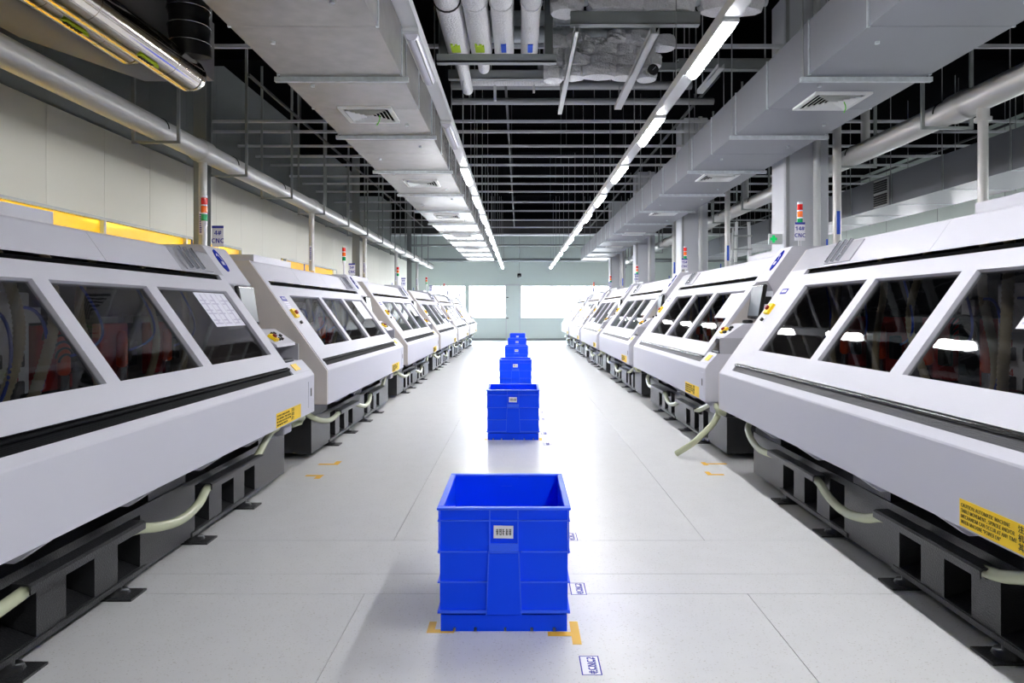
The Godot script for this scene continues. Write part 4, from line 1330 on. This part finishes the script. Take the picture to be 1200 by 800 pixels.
func build_machines():
	var nums := {"left": ["4#", "5#", "6#", "7#", "8#", "9#"], "right": ["13#", "14#", "15#", "16#", "17#", "18#"]}
	for side in ["left", "right"]:
		var left: bool = side == "left"
		var proto := make_machine(side)
		var where := func(k): return Vector3(-2.127, 0, -(2.14 + 5.45 * k)) if left else Vector3(2.127, 0, -(7.13 + 5.45 * k))
		var all := [proto]
		for k in 5: all.append(dup(proto, Vector3.ZERO, ""))
		for k in 6:
			var lab := "%s white drilling machine of the %s row, counted from the camera" % [ORD[k], side]
			if k == 0: lab = "white drilling machine at the %s front, cut off by the picture edge" % side
			if k == 1: lab = "second white drilling machine of the %s row, with %s above its console" % [side, "the 14# CNC board" if not left else "a signal tower"]
			var o: Node3D = all[k]
			o.set_meta("label", lab)
			o.position = where.call(k)
			o.rotation.y = 0.0 if left else PI
			K = 1.0 if left else 1.08
			var vt := mp(4.7, 2.335, 1.03)
			# number board above the console, facing the camera
			var b := MB.new()
			var yb := vt.y + (0.0 if left else 0.06)
			var bx := vt.x + (0.15 if left else 0.03)
			var face := -1.0 if not left else 1.0     # towards the camera is +z for the left row, -z in the turned right row
			var zb := -4.72 + face * 0.05
			b.span(Vector3(bx - 0.058, yb, zb - 0.004), Vector3(bx + 0.058, yb + 0.21, zb + 0.004))
			var nb := add("number_board", b, M.sticker_white, o)
			b = MB.new()
			b.span(Vector3(bx - 0.058, yb + 0.185, zb + face * 0.004), Vector3(bx + 0.058, yb + 0.21, zb + face * 0.005))
			add("board_band", b, M.ink_blue, nb)
			b = MB.new()
			b.cyl(Vector3(bx, vt.y - 0.02, zb - face * 0.01), Vector3(bx, yb + 0.1, zb - face * 0.01), 0.006, 6)
			add("board_post", b, M.strut, nb)
			for row in 2:
				text([nums[side][k], "CNC"][row], 0.046, M.ink_blue, nb, Transform3D(Basis(Vector3(face, 0, 0), Vector3.UP, Vector3(0, 0, face)), Vector3(bx, yb + 0.138 - 0.078 * row, zb + face * 0.005)), true, "lettering", HORIZONTAL_ALIGNMENT_CENTER)
			# three sheets taped to the window by the console
			for j in 3:
				b = MB.new()
				var a := (3.585 if left else 3.60) + 0.2 * j
				slab(b, a, a + 0.195, 0.385, 0.593, -0.0275, -0.0265)
				var sh := add("paper_sheet", b, M.paper_white, self)
				sh.transform = o.transform
				tag(sh, "%s printed sheet on the console-side window of the %s machine, %s row" % [["first", "middle", "last"][j], ORD[k], side], "paper", "printed sheets on the machine windows")
				b = MB.new()
				for l in 9:
					if l % 3 == 2: continue
					slab(b, a + 0.02, a + 0.175 - 0.03 * ((l + j) % 3), 0.40 + 0.02 * l, 0.408 + 0.02 * l, -0.0265, -0.026)
				slab(b, a + 0.085, a + 0.11, 0.40, 0.58, -0.0265, -0.026)
				add("print", b, M.print_grey, sh)
			# keyboard and mouse on the console
			var kb := thing("keyboard", "black keyboard on the console ledge of the %s machine in the %s row" % [ORD[k], side], "keyboard", o.transform * mp(4.58, 1.19, 0.30), o.rotation.y, "keyboards on the machine consoles")
			b = MB.new()
			b.cbox(Vector3(0.03, 0.014, 0), Vector3(0.26, 0.026, 0.30), 0.006)
			add("case", b, M.black_plastic, kb)
			b = MB.new()
			for r in 5:
				for c in 8: b.span(Vector3(-0.07 + 0.046 * r, 0.027, -0.135 + 0.034 * c), Vector3(-0.034 + 0.046 * r, 0.033, -0.108 + 0.034 * c))
			add("keys", b, M.pipe_dark, kb).set_meta("kind", "stuff")
			b = MB.new()
			b.lump(Vector3(0, 0.022, 0), Vector3(0.12, 0.045, 0.09), 5, 0.0)
			var ms := add("mouse", b, M.black_gloss)
			ms.transform = Transform3D(o.basis, o.transform * mp(4.54, 1.51, 0.52))
			tag(ms, "black mouse on the upper console shelf of the %s machine in the %s row" % [ORD[k], side], "mouse", "mice on the machine consoles")
			if not left and k == 1:
				b = MB.new()
				var cu := Curve3D.new()
				for p in [[Vector3(-0.2, 0.57, -4.62), Vector3(0, 0, -0.05)], [Vector3(-0.13, 0.50, -4.80), Vector3(0.02, -0.09, -0.02)], [Vector3(0.05, 0.28, -4.80), Vector3(0.08, -0.11, 0.02)], [Vector3(0.30, 0.035, -4.64), Vector3(0.06, -0.06, 0.03)]]: cu.add_point(p[0], -p[1], p[1])
				var pts := []
				for j in 21: pts.append(cu.sample_baked(cu.get_baked_length() * j / 20.0, true))
				b.tube(pts, 0.034, 12)
				add("loose_hose", b, M.hose_pvc, o)

func build_bins():
	var proto: Node3D
	var pal: Node3D
	var W := 0.70
	var D := 0.76
	for k in 6:
		var z: float = [3.60, 8.95, 14.45, 19.95, 25.4, 30.7][k]
		var lab: String = ["large open blue plastic bin nearest the camera, seen from above its rim", "second blue plastic bin in the aisle, well behind the nearest one", "third blue plastic bin in the aisle row", "fourth blue plastic bin in the aisle row, mostly hidden", "fifth blue plastic bin in the aisle row, mostly hidden", "farthest blue plastic bin at the end of the aisle"][k]
		var plab := "low blue plastic pallet under the %s blue bin" % ORD[k]
		if k > 0:
			dup(proto, q(-0.082, 0.098, z), lab)
			dup(pal, q(-0.082, 0, z), plab)
			continue
		pal = thing("plastic_pallet", plab, "pallet", q(-0.082, 0, z), 0, "blue pallets under the bins")
		var b := MB.new()
		b.span(Vector3(-W / 2 + 0.015, 0.02, -0.02), Vector3(W / 2 - 0.015, 0.086, -D + 0.02))
		b.span(Vector3(-W / 2 + 0.04, 0.086, -0.05), Vector3(W / 2 - 0.04, 0.098, -D + 0.05))
		var gaps := [-W / 2 + 0.015, -0.27, -0.255, -0.16, -0.145, 0.0, 0.012, 0.14, 0.155, 0.26, 0.275, W / 2 - 0.015]
		for g in range(0, 12, 2):
			b.span(Vector3(gaps[g], 0.0, -0.02), Vector3(gaps[g + 1], 0.02, -0.06)); b.span(Vector3(gaps[g], 0.0, -D + 0.06), Vector3(gaps[g + 1], 0.02, -D + 0.02))
		add("deck", b, M.bin_blue, pal)
		proto = thing("plastic_bin", lab, "bin", q(-0.082, 0.098, z), 0, "blue bins along the aisle")
		var T := 0.014
		var y1 := 0.555
		b = MB.new()
		var xi := W / 2 - 0.012
		var zf := -0.012
		var zb := -D + 0.012
		b.span(Vector3(-xi, 0, zf), Vector3(xi, 0.016, zb))
		b.span(Vector3(-xi, 0, zf), Vector3(xi, y1, zf - T)); b.span(Vector3(-xi, 0, zb), Vector3(xi, y1, zb + T))
		b.span(Vector3(-xi, 0, zf - T), Vector3(-xi + T, y1, zb + T)); b.span(Vector3(xi - T, 0, zf - T), Vector3(xi, y1, zb + T))
		add("shell", b, M.bin_blue, proto)
		b = MB.new()
		for e in [[-W / 2 - 0.004, W / 2 + 0.004, 0.004, -0.03], [-W / 2 - 0.004, W / 2 + 0.004, -D + 0.03, -D - 0.004]]: b.cbox(Vector3((e[0] + e[1]) / 2, y1, (e[2] + e[3]) / 2), Vector3(e[1] - e[0], 0.014, absf(e[2] - e[3])), 0.004)
		for s in [-1, 1]: b.cbox(Vector3(s * (W / 2 - 0.013), y1, -D / 2), Vector3(0.034, 0.014, D - 0.06), 0.004)
		add("rim", b, M.bin_edge, proto)
		for y in [0.492, 0.328, 0.168, 0.012]:
			b = MB.new()
			var h := 0.006 if y > 0.02 else 0.014
			for s in [0, 1]:
				var zc := 0.0 if s == 0 else -D
				var sg := -1.0 if s == 0 else 1.0
				var parts := [[-W / 2, W / 2]] if y > 0.4 or y < 0.02 else [[-W / 2, -0.088], [0.088, W / 2]]
				for e in parts:
					b = MB.new()
					b.span(Vector3(e[0], y - h / 2, zc), Vector3(e[1], y + h / 2, zc + sg * 0.013))
					add("rib", b, M.bin_edge, proto)
			for s in [-1, 1]:
				b = MB.new()
				b.span(Vector3(s * W / 2, y - h / 2, 0), Vector3(s * (W / 2 - 0.013), y + h / 2, -D))
				add("rib", b, M.bin_edge, proto)
		for s in [-1, 1]:
			for x in [-0.075, 0.075, -W / 2 + 0.008, W / 2 - 0.008]:
				b = MB.new()
				b.span(Vector3(x - 0.003, 0.32, 0.0 if s < 0 else -D), Vector3(x + 0.003, y1, -0.013 if s < 0 else -D + 0.013))
				add("upright_rib", b, M.bin_edge, proto)
			b = MB.new()
			# flared centre panel with raised edge and the finger grip above
			b = MB.new()
			var zc := 0.0 if s < 0 else -D
			var sg := 1.0 if s < 0 else -1.0
			b.hexa([Vector3(-0.089, 0.0, zc + sg * 0.004), Vector3(0.089, 0.0, zc + sg * 0.004), Vector3(0.076, 0.322, zc + sg * 0.004), Vector3(-0.076, 0.322, zc + sg * 0.004), Vector3(-0.089, 0.0, zc - sg * 0.012), Vector3(0.089, 0.0, zc - sg * 0.012), Vector3(0.076, 0.322, zc - sg * 0.012), Vector3(-0.076, 0.322, zc - sg * 0.012)])
			add("centre_panel", b, M.bin_blue, proto)
			b = MB.new()
			b.span(Vector3(-0.08, 0.326, zc + sg * 0.008), Vector3(0.08, 0.331, zc - sg * 0.01)); b.span(Vector3(-0.075, 0.332, zc + sg * 0.002), Vector3(0.075, 0.372, zc - sg * 0.012))
			for e in [-1, 1]: b.hexa([Vector3(e * 0.095, 0, zc + sg * 0.008), Vector3(e * 0.089, 0, zc + sg * 0.008), Vector3(e * 0.076, 0.325, zc + sg * 0.008), Vector3(e * 0.082, 0.325, zc + sg * 0.008), Vector3(e * 0.095, 0, zc - sg * 0.012), Vector3(e * 0.089, 0, zc - sg * 0.012), Vector3(e * 0.076, 0.325, zc - sg * 0.012), Vector3(e * 0.082, 0.325, zc - sg * 0.012)])
			add("grip_frame", b, M.bin_edge, proto)
			b = MB.new()
			var zi := zc - sg * 0.0265
			b.span(Vector3(-0.075, 0.30, zi), Vector3(0.075, 0.54, zi - sg * 0.004)); b.span(Vector3(-0.035, 0.42, zi - sg * 0.004), Vector3(0.035, 0.49, zi - sg * 0.008))
			add("inner_pocket", b, M.bin_blue, proto)
		b = MB.new()
		b.box(Vector3(-0.002, 0.432, -0.008), Vector3(0.104, 0.066, 0.006), Basis(Vector3.BACK, -0.02))
		var card := add("label_card", b, M.sticker_white, proto)
		b = MB.new()
		var rng := RandomNumberGenerator.new()
		rng.seed = 9
		for c in 5:
			var x0 := -0.042 + 0.017 * c
			for j in 4:
				if rng.randf() < 0.78: b.span(Vector3(x0 + rng.randf() * 0.003, 0.417 + 0.0085 * j, -0.005), Vector3(x0 + 0.008 + rng.randf() * 0.005, 0.420 + 0.0085 * j, -0.0044))
			if rng.randf() < 0.8: b.span(Vector3(x0 + 0.003, 0.416, -0.005), Vector3(x0 + 0.0065, 0.449, -0.0044))
			if rng.randf() < 0.6: b.span(Vector3(x0 + 0.010, 0.416, -0.005), Vector3(x0 + 0.013, 0.449, -0.0044))
		add("card_print", b, M.ink_black, card)

func build_floor_marks():
	# yellow corner tapes round the bins and before the machine gaps
	var marks := [[[0.15, 3.565, 0.30, 3.612], [0.272, 3.476, 0.318, 3.733], "yellow T-shaped floor tape at the right front corner of the nearest bin"], [[-0.45, 3.60, -0.345, 3.64], [-0.49, 3.60, -0.45, 3.73], "yellow floor tape at the left front corner of the nearest bin"],
		[[1.96, 7.05, 2.12, 7.10], [1.95, 7.05, 2.0, 7.2], "yellow corner tape on the floor before the right machine gap, nearer one"], [[2.05, 7.55, 2.3, 7.6], [2.03, 7.5, 2.08, 7.65], "yellow corner tape on the floor before the right machine gap, farther one"],
		[[-2.2, 7.0, -2.04, 7.06], [-2.08, 6.9, -2.02, 7.06], "yellow corner tape on the floor before the left machine gap, nearer one"], [[-2.22, 7.52, -2.02, 7.58], [-2.06, 7.52, -2.0, 7.7], "yellow corner tape on the floor before the left machine gap, farther one"],
		[[0.12, 9.0, 0.30, 9.05], [0.26, 8.92, 0.30, 9.12], "yellow floor tape at the right front corner of the second bin"], [[-0.42, 9.0, -0.25, 9.05], [-0.46, 8.95, -0.42, 9.08], "yellow floor tape at the left front corner of the second bin"]]
	for m in marks:
		var b := MB.new()
		b.span(q(m[0][0], 0.0, m[0][1]), q(m[0][2], 0.0012, m[0][3]))
		b.span(q(m[1][0], 0.0, m[1][1]), q(m[1][2], 0.0014, m[1][3]))
		tag(add("floor_tape", b, M.tape_floor), m[2], "tape", "yellow tapes on the floor")
	var spots := [[0.34, 3.27], [0.357, 4.17], [0.385, 5.13], [0.353, 8.7], [0.35, 9.46], [0.36, 10.7], [0.36, 11.4]]
	for k in spots.size():
		var lab: String = ["white floor sticker with blue lettering nearest the camera, before the yellow T tape", "white floor sticker beside the right side of the nearest bin", "white floor sticker just behind the nearest bin's right rear corner", "first white floor sticker right of the second bin", "second white floor sticker right of the second bin", "third white floor sticker right of the second bin", "farthest white floor sticker right of the second bin"][k]
		var t := thing("floor_sticker", lab, "sticker", q(spots[k][0], 0, spots[k][1]), 0, "white stickers on the floor")
		var b := MB.new()
		b.span(Vector3(-0.048, 0, 0.088), Vector3(0.048, 0.0012, -0.088))
		add("sheet", b, M.sticker_white, t)
		b = MB.new()
		for e in [[-0.048, 0.088, -0.042, -0.088], [0.042, 0.088, 0.048, -0.088], [-0.042, 0.088, 0.042, 0.083], [-0.042, -0.083, 0.042, -0.088]]: b.span(Vector3(e[0], 0.0012, e[1]), Vector3(e[2], 0.0018, e[3]))
		add("border", b, M.ink_blue, t)
		var bs := Basis(Vector3(0, 0, -1), Vector3(-1, 0, 0), Vector3(0, 1, 0))
		text("#CNC2", 0.036, M.ink_blue, t, Transform3D(bs, Vector3(0.006, 0.0014, 0.0)), true, "lettering", HORIZONTAL_ALIGNMENT_CENTER)
		b = MB.new()
		for c in 9: b.span(Vector3(0.020, 0.0012, 0.066 - 0.0155 * c), Vector3(0.030, 0.0018, 0.056 - 0.0155 * c))
		add("small_print", b, M.ink_blue, t)

func build_far_right():
	# white step ladder behind the second machine of the right row
	var t := thing("step_ladder", "white step ladder standing behind the right row beside the column", "ladder", q(5.3, 0, 16.2))
	for s in [-1, 1]:
		var b := MB.new()
		b.box(Vector3(s * 0.2, 1.9, 0), Vector3(0.05, 3.8, 0.08), Basis(Vector3.BACK, 0.03 * s))
		add("rail", b, M.trunk_white, t)
		b = MB.new()
		b.box(Vector3(s * 0.2 + 0.06, 1.85, -0.5), Vector3(0.04, 3.7, 0.05), Basis(Vector3.RIGHT, 0.12))
		add("rear_rail", b, M.trunk_white, t)
	for k in 11:
		var b := MB.new()
		b.span(Vector3(-0.22, 0.32 * k + 0.25, 0.05), Vector3(0.22, 0.32 * k + 0.285, -0.05))
		add("step", b, M.strut, t)
